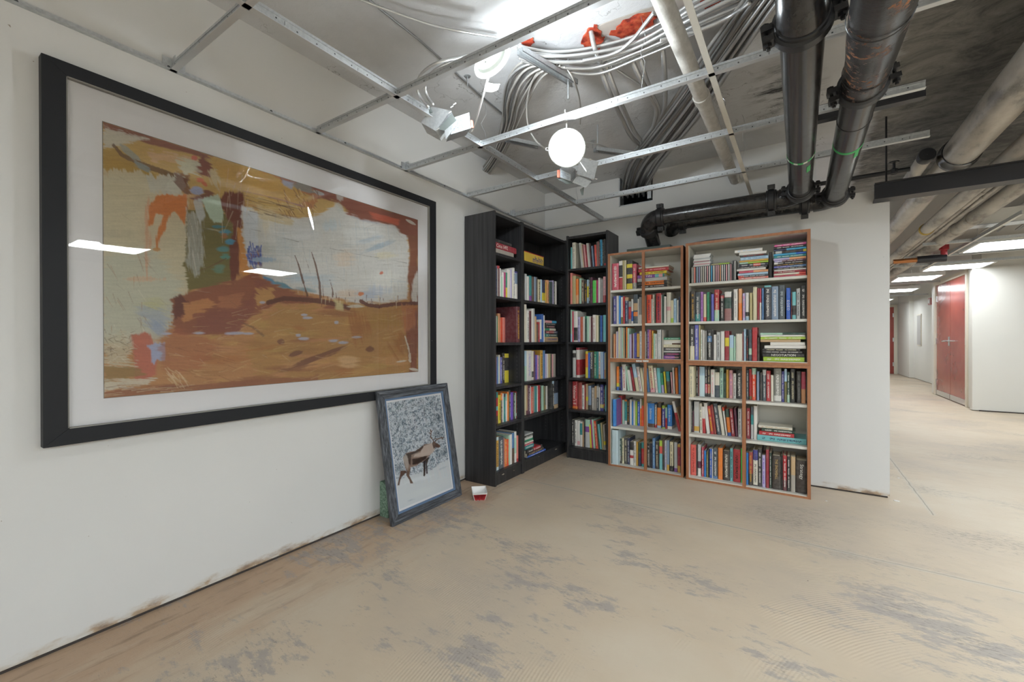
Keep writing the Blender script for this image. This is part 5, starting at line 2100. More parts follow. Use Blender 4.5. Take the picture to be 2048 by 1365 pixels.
class Paint:
    """brush work on a grid; X, Y are picture coordinates read off the photograph"""

    def __init__(s, X, Y, base):
        s.X, s.Y = X, Y
        s.C = np.empty(X.shape + (3,))
        s.C[:] = lin(base)
        s.seed = 1

    def put(s, m, col, a):
        m = (np.clip(m, 0, 1) * a)[..., None]
        s.C = s.C * (1 - m) + np.array(lin(col)) * m

    def bristle(s, ang, long=0.02, fine=0.35):
        s.seed += 7
        c, q = cos(radians(ang)), sin(radians(ang))
        u = s.X * c + s.Y * q
        v = -s.X * q + s.Y * c
        return 0.6 * fbm(u * long, v * fine, s.seed, 2) + 0.4 * fbm(u * 0.06, v * 0.06, s.seed + 3, 3)

    def dab(s, cx, cy, rx, ry, col, ang=0, a=1.0, rag=0.5, soft=0.25):
        c, q = cos(radians(ang)), sin(radians(ang))
        u = (s.X - cx) * c + (s.Y - cy) * q
        v = -(s.X - cx) * q + (s.Y - cy) * c
        d = np.sqrt((u / rx) ** 2 + (v / ry) ** 2)
        n = s.bristle(ang)
        s.put((1 - d + rag * (n - 0.5) * 2) / soft, col, a)

    def poly(s, pts, col, ang=0, a=1.0, rag=10, soft=4, long=0.02, fine=0.3):
        inside = np.zeros(s.X.shape, bool)
        dist = np.full(s.X.shape, 1e9)
        m = len(pts)
        for i in range(m):
            (x0, y0), (x1, y1) = pts[i], pts[(i + 1) % m]
            if y0 != y1:
                cross = ((y0 > s.Y) != (y1 > s.Y)) & (s.X < (x1 - x0) * (s.Y - y0) / (y1 - y0) + x0)
                inside ^= cross
            L = (x1 - x0) ** 2 + (y1 - y0) ** 2 + 1e-9
            tt = np.clip(((s.X - x0) * (x1 - x0) + (s.Y - y0) * (y1 - y0)) / L, 0, 1)
            dist = np.minimum(dist, np.hypot(s.X - x0 - tt * (x1 - x0), s.Y - y0 - tt * (y1 - y0)))
        sd = np.where(inside, dist, -dist)
        n = s.bristle(ang, long, fine)
        s.put(0.5 + (sd + rag * (n - 0.5) * 2) / soft, col, a)

    def line(s, pts, w, col, a=1.0, rag=0.4, taper=True):
        n = fbm(s.X * 0.3, s.Y * 0.3, s.seed + 2, 2)
        s.seed += 3
        m = len(pts) - 1
        best = np.full(s.X.shape, -9.0)
        for i in range(m):
            (x0, y0), (x1, y1) = pts[i], pts[i + 1]
            L = (x1 - x0) ** 2 + (y1 - y0) ** 2 + 1e-9
            tt = np.clip(((s.X - x0) * (x1 - x0) + (s.Y - y0) * (y1 - y0)) / L, 0, 1)
            d = np.hypot(s.X - x0 - tt * (x1 - x0), s.Y - y0 - tt * (y1 - y0))
            ww = w * (0.45 + 0.55 * (i + tt) / m) if taper else w
            best = np.maximum(best, (ww - d) / 0.8 + rag * (n - 0.5) * 2)
        s.put(best, col, a)

    def scratch(s, n, x0, x1, y0, y1, ang, da, ln, w, cols, a=0.7):
        rnd = random.Random(s.seed * 13 + n)
        s.seed += 11
        for k in range(n):
            x, y = rnd.uniform(x0, x1), rnd.uniform(y0, y1)
            q = radians(ang + rnd.uniform(-da, da))
            L = ln * rnd.uniform(0.4, 1.3)
            dx, dy = cos(q) * L / 2, sin(q) * L / 2
            bx0, bx1, by0, by1 = x - abs(dx) - 3, x + abs(dx) + 3, y - abs(dy) - 3, y + abs(dy) + 3
            sel = (s.X > bx0) & (s.X < bx1) & (s.Y > by0) & (s.Y < by1)
            if not sel.any():
                continue
            X, Y = s.X[sel], s.Y[sel]
            tt = np.clip(((X - x + dx) * 2 * dx + (Y - y + dy) * 2 * dy) / (4 * (dx * dx + dy * dy) + 1e-9), 0, 1)
            d = np.hypot(X - (x - dx + 2 * dx * tt), Y - (y - dy + 2 * dy * tt))
            m = (np.clip(w * (1 - 0.6 * tt) - d + 0.5, 0, 1) * a)[..., None]
            s.C[sel] = s.C[sel] * (1 - m) + np.array(lin(rnd.choice(cols))) * m


def homography(src, dst):
    A, bb = [], []
    for (x, y), (u, v) in zip(src, dst):
        A.append([x, y, 1, 0, 0, 0, -u * x, -u * y])
        A.append([0, 0, 0, x, y, 1, -v * x, -v * y])
        bb += [u, v]
    h = np.linalg.solve(np.array(A, float), np.array(bb, float))
    return np.append(h, 1).reshape(3, 3)


def canvas(nx, ny, corners):
    U, V = np.meshgrid(np.linspace(0, 1, nx + 1), np.linspace(0, 1, ny + 1))
    Hm = homography(((0, 0), (1, 0), (1, 1), (0, 1)), corners)
    w = Hm[2, 0] * U + Hm[2, 1] * V + 1
    return (Hm[0, 0] * U + Hm[0, 1] * V + Hm[0, 2]) / w, (Hm[1, 0] * U + Hm[1, 1] * V + Hm[1, 2]) / w


def print_sheet(name, C, TL, TR, BR, BL, m, parent):
    ny, nx = C.shape[0] - 1, C.shape[1] - 1
    org = ORG[parent.name]
    TL, TR, BR, BL = (np.array(q, float) - org for q in (TL, TR, BR, BL))
    U, V = np.meshgrid(np.linspace(0, 1, nx + 1), np.linspace(0, 1, ny + 1))
    U, V = U[..., None], V[..., None]
    Pp = (TL * (1 - U) + TR * U) * (1 - V) + (BL * (1 - U) + BR * U) * V
    me = bpy.data.meshes.new(name)
    nv = (nx + 1) * (ny + 1)
    me.vertices.add(nv)
    me.vertices.foreach_set('co', Pp.reshape(-1))
    I = np.arange(nv).reshape(ny + 1, nx + 1)
    Q = np.stack([I[:-1, :-1], I[1:, :-1], I[1:, 1:], I[:-1, 1:]], -1).reshape(-1, 4)
    me.loops.add(Q.size)
    me.loops.foreach_set('vertex_index', Q.reshape(-1))
    me.polygons.add(len(Q))
    me.polygons.foreach_set('loop_start', np.arange(0, Q.size, 4))
    me.update(calc_edges=True)
    a = me.attributes.new('print', 'FLOAT_COLOR', 'POINT')
    a.data.foreach_set('color', np.concatenate([C, np.ones(C.shape[:2] + (1,))], -1).astype(np.float32).reshape(-1))
    me.materials.append(m)
    o = bpy.data.objects.new(name, me)
    COL.objects.link(o)
    o.parent = parent
    ORG[o.name] = org
    return o


def print_mat(name, rough):
    m = mat(name, (0.5, 0.5, 0.5), rough, spec=0.2)
    t = NT(m)
    a = t.n('ShaderNodeAttribute', attribute_name='print')
    t.base(a.outputs['Color'])
    return m


def glass_mat():
    m = bpy.data.materials.new('picture_glass')
    m.use_nodes = True
    nt = m.node_tree
    nt.nodes.remove(nt.nodes['Principled BSDF'])
    out = nt.nodes['Material Output']
    tr = nt.nodes.new('ShaderNodeBsdfTransparent')
    gl = nt.nodes.new('ShaderNodeBsdfGlossy')
    gl.inputs['Roughness'].default_value = 0.0
    fr = nt.nodes.new('ShaderNodeFresnel')
    fr.inputs['IOR'].default_value = 1.48
    mx = nt.nodes.new('ShaderNodeMixShader')
    nt.links.new(fr.outputs[0], mx.inputs[0])
    nt.links.new(tr.outputs[0], mx.inputs[1])
    nt.links.new(gl.outputs[0], mx.inputs[2])
    nt.links.new(mx.outputs[0], out.inputs[0])
    return m


M['glass'] = glass_mat()
M['frameblack'] = mat('black_frame_paint', (0.016, 0.017, 0.020), 0.5, spec=0.25)
t = NT(M['frameblack'])
n = t.noise(t.coord('Object'), 42, 2)
t.base(t.mix(t.mask(n, 0.775, 0.80), (0.017, 0.018, 0.021), (0.30, 0.29, 0.27)))
M['bevel'] = mat('frame_inner_lip', lin('85827c'), 0.5)
M['matboard'] = mat('white_mat_board', lin('eae8e9'), 0.8)
# ---- big abstract painting
FY0, FY1, FZ0, FZ1 = 0.330, 2.204, 0.716, 2.034
IY0, IY1, IZ0, IZ1 = 0.389, 2.146, 0.770, 1.989
T = thing('framed_painting', 'large abstract ochre and white painting in a wide black frame on the wall', 'picture', (0.0, (FY0 + FY1) / 2, FZ0))
XF = 0.040
for q in (((FY0, FZ1), (FY1, FZ1), (IY1, IZ1), (IY0, IZ1)), ((FY0, FZ0), (IY0, IZ0), (IY1, IZ0), (FY1, FZ0)), ((FY0, FZ0), (FY0, FZ1), (IY0, IZ1), (IY0, IZ0)), ((FY1, FZ0), (IY1, IZ0), (IY1, IZ1), (FY1, FZ1))):
    MB().prism([(XF, y, z) for y, z in q], (-XF + 0.001, 0, 0)).build('frame_rail', M['frameblack'], T, bevel=0.0012)
b = MB()
e = 0.004
b.box((0.018, IY0, IZ1 - e), (0.036, IY1, IZ1)).box((0.018, IY0, IZ0), (0.036, IY1, IZ0 + e)).box((0.018, IY0, IZ0), (0.036, IY0 + e, IZ1)).box((0.018, IY1 - e, IZ0), (0.036, IY1, IZ1))
b.build('inner_lip', M['bevel'], T)
box('mat_board', M['matboard'], (0.012, IY0, IZ0), (0.0175, IY1, IZ1), T)
CP = ((206, 242), (836, 440), (838, 742), (212, 800))
X, Y = canvas(600, 390, CP)
p = Paint(X, Y, 'c39a5c')
# ground: ochre and orange fields
p.poly([(200, 230), (480, 300), (850, 430), (850, 480), (600, 430), (440, 400), (300, 350), (200, 330)], 'c9a55a', 17, 1, 14)
p.poly([(200, 560), (520, 540), (850, 590), (850, 760), (200, 820)], 'c08a50', 0, 1, 16)
p.poly([(560, 612), (850, 600), (850, 760), (520, 775), (500, 690)], 'b98a48', -8, 1, 22)
for k in range(46):
    rnd = random.Random(k)
    cx, cy = rnd.uniform(330, 835), rnd.uniform(612, 770)
    p.dab(cx, cy, rnd.uniform(18, 60), rnd.uniform(5, 13), rnd.choice(['c99a52', 'b4712f', 'cf9c62', 'a9763a', 'bd9a4c', 'c98f5c', '9d5f34']), rnd.uniform(-16, 10), 0.65, 0.8, 0.6)
p.poly([(206, 242), (300, 270), (430, 312), (425, 318), (300, 288), (206, 256)], '8f4f38', 17, 0.95, 4)
p.poly([(208, 250), (300, 277), (262, 285), (208, 295)], 'cdc6b4', 10, 0.95, 10, 4, 0.02, 0.6)
p.poly([(206, 296), (255, 300), (300, 338), (310, 352), (206, 345)], 'b9943f', 20, 0.9, 12)
p.line([(228, 290), (245, 310), (285, 328), (330, 345), (372, 362)], 7, '6d4a2c', 0.8, 1.4)
p.dab(262, 305, 26, 8, '9fa39a', 40, 0.8, 0.8)
p.dab(288, 334, 20, 8, '8f9998', 30, 0.85, 0.8)
p.poly([(300, 300), (420, 322), (400, 340), (310, 320)], 'd8b48e', 14, 0.7, 16)
# pale left field
p.poly([(205, 335), (262, 340), (330, 362), (382, 388), (386, 470), (392, 560), (345, 640), (330, 668), (206, 692)], 'cfc3a4', 80, 1, 16, 5)
p.poly([(206, 520), (300, 500), (370, 560), (350, 645), (315, 690), (206, 690)], 'c4c3b0', 0, 0.85, 26, 16)
p.dab(312, 612, 34, 18, 'c5c08a', 0, 0.7, 0.7, 0.7)
p.dab(318, 640, 46, 26, 'a9b0bb', 20, 0.75, 0.8, 0.6)
p.dab(320, 660, 24, 14, '9aa6c0', 40, 0.7, 0.7, 0.5)
p.dab(228, 470, 10, 60, 'b3ab94', 90, 0.4, 0.8, 0.8)
p.poly([(298, 352), (362, 350), (380, 372), (362, 388), (300, 386)], 'c9c4b4', 70, 1, 12)
p.dab(352, 372, 16, 20, 'd2cfc0', 80, 0.8, 0.6)
# orange arch with drips
p.poly([(299, 412), (318, 389), (374, 391), (379, 420), (373, 452), (366, 440), (352, 424), (343, 430), (333, 462), (322, 478), (318, 500), (314, 500), (316, 470), (328, 432), (316, 428), (304, 455), (298, 452)], 'd58035', 80, 1, 5, 3)
p.poly([(292, 420), (300, 400), (302, 470), (296, 560), (288, 520)], 'd79a72', 88, 0.65, 12, 6)
p.dab(316, 500, 4, 8, 'c98a3c', 90, 0.8)
p.dab(290, 560, 5, 40, 'd8a780', 90, 0.5, 0.9)
p.scratch(30, 215, 300, 520, 700, 75, 20, 26, 0.8, ['8f6a44', 'e3dcc8', 'b07848'], 0.5)
# olive and turquoise centre
p.poly([(378, 420), (420, 415), (465, 432), (480, 500), (470, 560), (440, 572), (380, 585), (372, 530)], '7d7034', 0, 1, 9)
p.poly([(374, 430), (396, 424), (408, 470), (412, 525), (392, 560), (376, 520)], 'a9a79c', 80, 0.9, 10, 4)
p.scratch(40, 376, 412, 430, 540, 84, 8, 40, 0.9, ['cfcabc', 'a39a86', '8a8270'], 0.6)
p.poly([(440, 400), (452, 384), (486, 386), (492, 412), (486, 470), (486, 530), (470, 572), (462, 505), (470, 450), (446, 420)], '7d3d26', 85, 1, 8)
p.poly([(384, 398), (420, 380), (440, 398), (412, 412)], '7a4030', 10, 0.9, 10)
p.poly([(386, 330), (408, 310), (424, 330), (422, 352), (404, 348)], '8a4a35', 20, 1, 9)
p.dab(391, 316, 7, 6, 'd4705a', 20, 1, 0.6)
p.dab(404, 360, 12, 5, 'd8744e', 10, 0.95, 0.8)
p.dab(412, 368, 9, 5, 'd0683e', 40, 0.9, 0.8)
p.poly([(352, 345), (378, 352), (384, 384), (372, 392), (356, 376)], '7a4430', 40, 0.75, 12)
p.poly([(352, 318), (396, 322), (408, 346), (372, 350)], 'd0cfb8', 20, 0.9, 12)
p.dab(396, 382, 16, 10, 'aab0d0', 10, 1, 0.35)
p.poly([(402, 398), (438, 389), (446, 412), (451, 424), (447, 446), (430, 448), (418, 424)], 'bccbb6', 80, 1, 5, 3)
p.poly([(388, 404), (402, 400), (412, 432), (404, 446), (396, 430)], 'c6c8c8', 75, 0.8, 6)
for cx, cy, rx, ry, c in ((456, 465, 15, 6, '4a97b0'), (463, 484, 10, 7, '4aa0c4'), (450, 500, 15, 7, '5a9a9c'), (440, 454, 15, 4, '3f8696'), (454, 514, 12, 7, '5c9c8e'), (452, 474, 8, 7, 'b0723c'), (440, 540, 14, 10, '6f8f78')):
    p.dab(cx, cy, rx, ry, c, 0, 0.9, 0.7, 0.4)
p.poly([(477, 456), (488, 456), (494, 505), (506, 545), (500, 560), (482, 545), (480, 500)], 'd28f38', 85, 1, 6)
p.poly([(418, 342), (440, 340), (442, 380), (424, 372)], 'cdbf9a', 70, 0.8, 14)
p.poly([(466, 337), (480, 342), (487, 354), (478, 358), (468, 348)], '7c3c38', 40, 1, 4)
p.line([(398, 545), (428, 532), (455, 518)], 1.6, '7a4a30', 0.8)
# big white field
p.poly([(486, 412), (506, 416), (520, 428), (560, 432), (600, 436), (640, 430), (676, 408), (690, 424), (730, 432), (770, 444), (800, 452), (816, 470), (820, 520), (818, 600), (770, 605), (712, 606), (680, 598), (642, 590), (580, 575), (548, 560), (510, 536), (492, 500), (487, 456)], 'd0cdc7', 0, 1, 8, 4)
for cx, cy, rx, ry, c, an in ((535, 450, 30, 14, 'd8ccb4', 80), (530, 500, 14, 38, 'bcbdb4', 90), (570, 500, 34, 36, 'bfc2c0', 0), (610, 470, 40, 20, 'd3d2d0', 0), (690, 520, 22, 20, 'dcc9b4', 0), (720, 470, 40, 26, 'dddcd8', 0), (745, 478, 34, 7, 'b9c4cc', -14), (760, 492, 30, 6, '9fb2c0', -20), (770, 510, 24, 8, 'd6ccae', -5),
                           (640, 560, 40, 18, 'b8c2c8', 0), (600, 560, 30, 12, 'a9bcc8', 0), (740, 590, 30, 12, 'a9b4c6', 0), (760, 580, 14, 24, 'b4bcca', 90), (700, 590, 24, 10, 'd8c2ac', 0), (780, 560, 22, 34, 'd9d7cf', 90), (660, 450, 12, 22, 'c2ccd0', 80), (735, 440, 40, 5, 'b4b8bc', 14), (680, 415, 14, 8, 'c8c8c0', 60)):
    p.dab(cx, cy, rx, ry, c, an, 0.75, 0.9, 0.6)
p.poly([(486, 412), (516, 424), (520, 520), (500, 530), (490, 470)], 'd2d6dc', 84, 0.8, 8)
p.poly([(518, 414), (560, 428), (590, 440), (588, 452), (524, 440)], 'cdb98a', 14, 0.8, 10)
p.poly([(500, 506), (524, 500), (528, 534), (506, 528)], '7e4030', 80, 0.85, 9)
p.scratch(36, 498, 526, 496, 530, 80, 18, 20, 1.2, ['2f4aa0', '3a58b4', '5a74c0', '243c8c'], 0.9)
p.dab(530, 520, 6, 26, '9db4c8', 88, 0.8, 0.6)
p.scratch(120, 500, 815, 440, 600, 86, 8, 34, 0.7, ['a9a8a2', 'e6e4e0', 'c8b8a4', '9fb0bc'], 0.35)
p.scratch(60, 500, 815, 440, 600, 4, 8, 40, 0.7, ['b0aca4', 'e8e6e2', 'a4b4c0'], 0.35)
for a_, b_ in (((497, 458), (524, 463)), ((545, 470), (600, 484)), ((636, 493), (690, 502)), ((690, 504), (760, 516)), ((784, 520), (815, 526))):
    p.line([a_, b_], 0.9, '6f6860', 0.7)
p.dab(545, 562, 16, 7, '5a96b8', 30, 1, 0.8, 0.4)
p.dab(572, 572, 22, 6, '5b93a8', 20, 0.95, 0.9, 0.4)
p.dab(615, 580, 30, 6, '7f9aa4', 8, 0.85, 0.9, 0.5)
p.dab(764, 546, 4, 5, 'd4643c', 60, 0.9, 0.6)
p.dab(724, 588, 5, 7, 'd87a3a', 80, 0.95, 0.6)
# rust over the top edge and down the right side
p.poly([(560, 352), (840, 438), (840, 476), (812, 470), (790, 452), (740, 440), (700, 428), (680, 404), (600, 392), (566, 376)], '8f4a2e', 16, 1, 9)
p.poly([(520, 342), (570, 356), (640, 392), (630, 420), (560, 402), (520, 372)], 'b97434', 16, 0.85, 14)
p.poly([(420, 312), (560, 357), (630, 396), (600, 412), (520, 396), (470, 372), (440, 350)], 'c89e42', 17, 0.95, 12)
p.poly([(564, 356), (590, 366), (585, 376), (570, 370)], 'a4acc4', 17, 0.9, 5)
p.dab(608, 376, 26, 8, '8f9089', 20, 0.85, 0.7)
p.dab(640, 386, 12, 5, 'b4b8b4', 20, 0.8, 0.8)
p.poly([(740, 424), (800, 438), (796, 448), (742, 432)], 'c85a34', 16, 0.9, 7)
p.poly([(812, 468), (838, 474), (838, 606), (822, 606), (818, 560), (822, 500)], '8f5230', 88, 1, 7)
p.poly([(826, 560), (838, 540), (838, 606), (824, 604)], 'd6d2ca', 80, 0.9, 8)
p.dab(822, 444, 10, 3, 'd6cfc4', 30, 0.95, 0.6)
p.poly([(676, 388), (690, 392), (688, 402), (674, 400)], 'c9c6be', 60, 0.7, 6)
p.scratch(40, 560, 640, 385, 430, 60, 20, 14, 0.9, ['6a3a22', 'e0c890', '8a5a2a'], 0.7)
p.scratch(26, 510, 590, 400, 436, 14, 6, 40, 0.8, ['6a4424', 'd8c48c'], 0.7)
p.line([(488, 382), (560, 398), (610, 414)], 2.0, '9a6a6a', 0.6)
p.line([(488, 390), (540, 402), (590, 420)], 1.2, '5a3420', 0.7)
p.scratch(14, 440, 500, 350, 470, 100, 14, 40, 0.8, ['d8c2a8', 'caa890'], 0.6)
# rust hills and ridge
p.poly([(345, 600), (395, 585), (480, 560), (510, 548), (545, 566), (600, 588), (645, 596), (700, 612), (690, 622), (620, 606), (560, 606), (530, 620), (500, 640), (470, 672), (400, 672), (352, 668)], '9c5a38', -6, 1, 10)
p.poly([(352, 600), (366, 592), (384, 606), (372, 632), (352, 640)], '70382a', 60, 0.9, 10)
p.poly([(372, 610), (420, 594), (436, 610), (400, 630), (372, 646)], 'c98a4c', 0, 0.9, 12)
p.poly([(440, 595), (490, 590), (484, 620), (440, 626)], 'b8764a', -10, 0.8, 12)
p.poly([(392, 628), (480, 616), (500, 600), (520, 560), (536, 566), (510, 630), (470, 668), (396, 664)], '95523c', -8, 0.85, 14)
p.poly([(516, 578), (550, 576), (552, 600), (516, 616)], 'c59450', 30, 0.95, 10)
p.line([(540, 606), (570, 598), (620, 600), (664, 606), (700, 616)], 5, '6c3a26', 0.95, 1.2, False)
p.line([(724, 602), (738, 610), (760, 613), (790, 608), (836, 606)], 4, '6c3424', 0.95, 1.4, False)
p.poly([(672, 600), (690, 606), (690, 622), (676, 620)], 'cfc08a', 0, 0.9, 6)
p.dab(716, 612, 20, 4, 'd3cdbd', 0, 0.9, 0.8)
for pts, w in ((((593, 512), (600, 530), (610, 566)), 2.6), (((610, 566), (618, 592)), 2.4), (((626, 505), (634, 530), (642, 566), (644, 596)), 3.0), (((662, 560), (668, 580), (668, 594)), 1.6), (((648, 570), (650, 594)), 1.4), (((674, 584), (676, 596)), 1.6), (((700, 580), (702, 592)), 1.1), (((614, 516), (624, 548)), 0.8), (((664, 560), (670, 590)), 0.9)):
    p.line(pts, w, '6a4028', 0.9, 0.8)
p.scratch(30, 640, 830, 596, 612, 90, 8, 10, 0.9, ['6a3a26', 'd8c8a8'], 0.7)
# lower field
p.dab(770, 640, 40, 16, 'b4883a', 0, 0.8, 0.8, 0.5)
p.dab(720, 650, 34, 30, 'a8642c', 80, 0.65, 0.9, 0.6)
p.dab(800, 690, 30, 28, 'a56a2c', 60, 0.7, 0.9, 0.6)
p.dab(700, 725, 26, 14, 'd8b07c', 0, 0.9, 0.7, 0.5)
p.dab(640, 715, 60, 7, '7e4830', -22, 0.85, 0.8, 0.4)
p.dab(600, 735, 50, 6, '86502f', -10, 0.7, 0.9, 0.5)
p.dab(566, 684, 9, 6, '7e4a38', 0, 0.8, 0.6)
p.dab(594, 708, 14, 6, '7a4630', -20, 0.8, 0.7)
p.dab(744, 698, 9, 6, '7a4228', 0, 0.8, 0.7)
p.poly([(814, 620), (838, 612), (838, 740), (824, 744), (814, 690)], '8f4c34', 86, 0.9, 8)
p.poly([(806, 612), (834, 610), (832, 660), (810, 660)], 'c07a48', 86, 0.7, 12)
p.line([(812, 672), (820, 700), (822, 722)], 3.0, 'd4cbb8', 0.85, 1.4)
p.dab(830, 738, 12, 4, 'd6cfc0', 10, 0.9, 0.7)
p.dab(805, 722, 14, 3, 'd8d0c0', -8, 0.9, 0.7)
p.poly([(266, 672), (300, 668), (318, 700), (316, 752), (290, 768), (272, 762)], 'c56f52', 88, 1, 6)
p.poly([(298, 694), (312, 688), (333, 688), (333, 722), (326, 724), (318, 722), (312, 732), (306, 728), (306, 704)], 'a9b0cc', 88, 1, 4, 3)
p.poly([(322, 690), (352, 660), (420, 676), (440, 700), (400, 740), (340, 756), (325, 730)], 'b0653c', 0, 0.55, 22, 10)
p.scratch(60, 330, 470, 690, 770, 10, 14, 30, 0.8, ['d8b078', '8f5230', 'c08a4c'], 0.5)
for cx, cy, rx in ((336, 670, 12), (401, 668, 17), (474, 668, 22), (500, 668, 14), (618, 636, 12), (612, 630, 6), (610, 678, 12), (600, 671, 6), (670, 682, 14), (690, 685, 12), (718, 674, 14), (528, 606, 8), (676, 646, 5)):
    p.dab(cx, cy, rx, 3.4, 'b4b8cc', -2, 0.9, 0.6, 0.4)
p.line([(480, 664), (500, 652), (526, 638)], 1.0, 'dcc088', 0.8)
p.line([(486, 646), (510, 656), (530, 672)], 3.0, '7a5a3c', 0.6, 1.6)
p.poly([(212, 676), (250, 668), (270, 690), (260, 716), (272, 730), (212, 734)], 'c9bfa2', 4, 0.8, 22, 6, 0.02, 0.7)
p.scratch(50, 212, 272, 665, 730, 20, 60, 14, 0.9, ['6a4a2c', '8a6438', 'e0d8c4'], 0.6)
p.poly([(212, 736), (275, 732), (300, 752), (212, 768)], '9a7a3c', 2, 0.8, 14)
p.poly([(212, 766), (270, 760), (316, 760), (300, 772), (240, 780), (212, 784)], 'd2cab4', 3, 0.9, 10, 4, 0.02, 0.6)
p.poly([(212, 786), (320, 774), (480, 764), (640, 752), (640, 764), (212, 802)], '9c5a38', -4, 0.8, 8)
p.scratch(60, 212, 400, 770, 800, -4, 6, 40, 0.9, ['7c4428', 'd8c49c', 'b0783c'], 0.6)
p.scratch(30, 340, 380, 745, 775, 45, 20, 22, 0.9, ['dcc49a', 'cfae78'], 0.7)
p.scratch(160, 400, 835, 620, 770, -8, 20, 26, 0.8, ['d8b878', 'a86a38', '9c6a34', 'e0c48c'], 0.35)
p.scratch(120, 206, 840, 250, 800, 12, 40, 26, 0.7, ['e6dcc8', '9a6a44', '6f5a44'], 0.22)
g = fbm(X * 0.5, Y * 0.5, 99, 3) * 0.16 + fbm(X * 0.03, Y * 0.45, 77, 2) * 0.16 - 0.16
p.C = np.clip(p.C * (1 + g[..., None]), 0, 1)
p.C = p.C * 0.86 + p.C.mean(-1, keepdims=True) * 0.08 + 0.05  # veiling reflection of the room painted in: colours greyed and lifted
PM = print_mat('painting_print', 0.6)
PY0, PY1, PZ0, PZ1 = 0.487, 2.050, 0.865, 1.876
print_sheet('painted_sheet', p.C, (0.0186, PY0, PZ1), (0.0186, PY1, PZ1), (0.0186, PY1, PZ0), (0.0186, PY0, PZ0), PM, T)
b = MB()
for lo, hi in (((0.0177, PY0 - 0.002, PZ0 - 0.002), (0.0182, PY1 + 0.002, PZ1 + 0.002)),):
    b.box(lo, hi)
b.build('mat_opening_edge', M['bevel'], T)
b = MB()
b.quad((0.024, IY0, IZ0), (0.024, IY1, IZ0), (0.024, IY1, IZ1), (0.024, IY0, IZ1))
b.build('glass_pane', M['glass'], T)

# ---- leaning deer picture
M['greywood'] = mat('grey_wood_frame', (0.06, 0.06, 0.065), 0.6)
t = NT(M['greywood'])
n1 = t.noise(t.coord('Generated', (30, 30, 2.5)), 2.2, 5, 0.7)
n = t.noise(t.coord('Object', (3, 55, 55)), 1.0, 5, 0.7)
n2 = t.noise(t.coord('Object', (55, 55, 3)), 1.0, 5, 0.7)
M['greywood_h'] = M['greywood'].copy()
for key, vec in (('greywood', (90, 90, 5)), ('greywood_h', (90, 5, 90))):
    mm = mat(key, (0.06, 0.06, 0.065), 0.6)
    tt_ = NT(mm)
    nn = tt_.noise(tt_.coord('Object', vec), 1.0, 5, 0.7)
    tt_.base(tt_.ramp(nn, [(0.36, (0.012, 0.012, 0.014)), (0.5, (0.062, 0.068, 0.08)), (0.66, (0.16, 0.17, 0.19))]))
    tt_.bump(nn, 0.5, 0.004)
    M[key] = mm
M['bluelip'] = mat('blue_grey_frame_lip', lin('5d7390'), 0.45)
BLp, BRp = np.array([0.196, 1.668, 0.0]), np.array([0.196, 2.290, 0.0])
TLp, TRp = np.array([0.062, 1.686, 0.771]), np.array([0.062, 2.296, 0.771])
BLp[1], BRp[1] = 1.676, 2.290
TLp[1], TRp[1] = 1.676, 2.290
Wd = np.array([0, 1.0, 0])
Hd = TLp - BLp
HH = np.linalg.norm(Hd)
Hd = Hd / HH
Nd = np.cross(Wd, Hd)            # out of the front face
if Nd[0] < 0:
    Nd = -Nd
WW = BRp[1] - BLp[1]
T = thing('framed_print', 'grey wood framed reindeer picture leaning on the wall below the painting', 'picture', (BLp + BRp) / 2)
O = BLp + np.array([0, 0, 0.0005]) + Hd * 0.0


def fp(a, c, n_):
    return O + Wd * a + Hd * c + Nd * n_


fw = 0.052
for q, key in (([(0, HH), (WW, HH), (WW - fw, HH - fw), (fw, HH - fw)], 'greywood_h'), ([(0, 0), (fw, fw), (WW - fw, fw), (WW, 0)], 'greywood_h'), ([(0, 0), (0, HH), (fw, HH - fw), (fw, fw)], 'greywood'), ([(WW, 0), (WW - fw, fw), (WW - fw, HH - fw), (WW, HH)], 'greywood')):
    MB().prism([fp(a, c, 0) for a, c in q], -Nd * 0.022).build('frame_rail', M[key], T, bevel=0.003)
for k, (d0, d1, nz, mk) in enumerate(((fw * 0.30, fw * 0.36, 0.002, 'greywood'),)):
    pass
b = MB()
l0, l1 = fw - 0.001, fw + 0.012
for q in ([(l0, HH - l0), (WW - l0, HH - l0), (WW - l1, HH - l1), (l1, HH - l1)], [(l0, l0), (l1, l1), (WW - l1, l1), (WW - l0, l0)], [(l0, l0), (l0, HH - l0), (l1, HH - l1), (l1, l1)], [(WW - l0, l0), (WW - l1, l1), (WW - l1, HH - l1), (WW - l0, HH - l0)]):
    b.prism([fp(a, c, -0.006) for a, c in q], -Nd * 0.010)
b.build('frame_lip', M['bluelip'], T)
MB().prism([fp(a, c, -0.014) for a, c in ((fw, fw), (WW - fw, fw), (WW - fw, HH - fw), (fw, HH - fw))], -Nd * 0.006).build('mat_board', M['matboard'], T)
m0 = l1 + 0.012
cq = [(773.5, 801.0), (879.5, 786.5), (906.0, 979.0), (798.5, 1025.0)]     # sheet corners as the photograph shows them
X, Y = canvas(230, 330, ((775, 802), (879, 787), (905, 981), (797, 1027)))
s = 4.405
Xz, Yz = (X - 740) * s, (Y - 760) * s          # drawing coordinates of a close look at the picture
p = Paint(Xz, Yz, 'cfd5da')
tw = fbm(Xz * 0.085, Yz * 0.085, 5, 4)
tw2 = fbm(Xz * 0.16 + Yz * 0.05, Yz * 0.07, 15, 3)
snow = Yz > 0
p.put(np.clip((tw - 0.53) / 0.05, 0, 1) * (Yz < 880), '8593a2', 0.8)
p.put(np.clip((tw2 - 0.60) / 0.04, 0, 1) * (Yz < 880), '4a5764', 0.75)
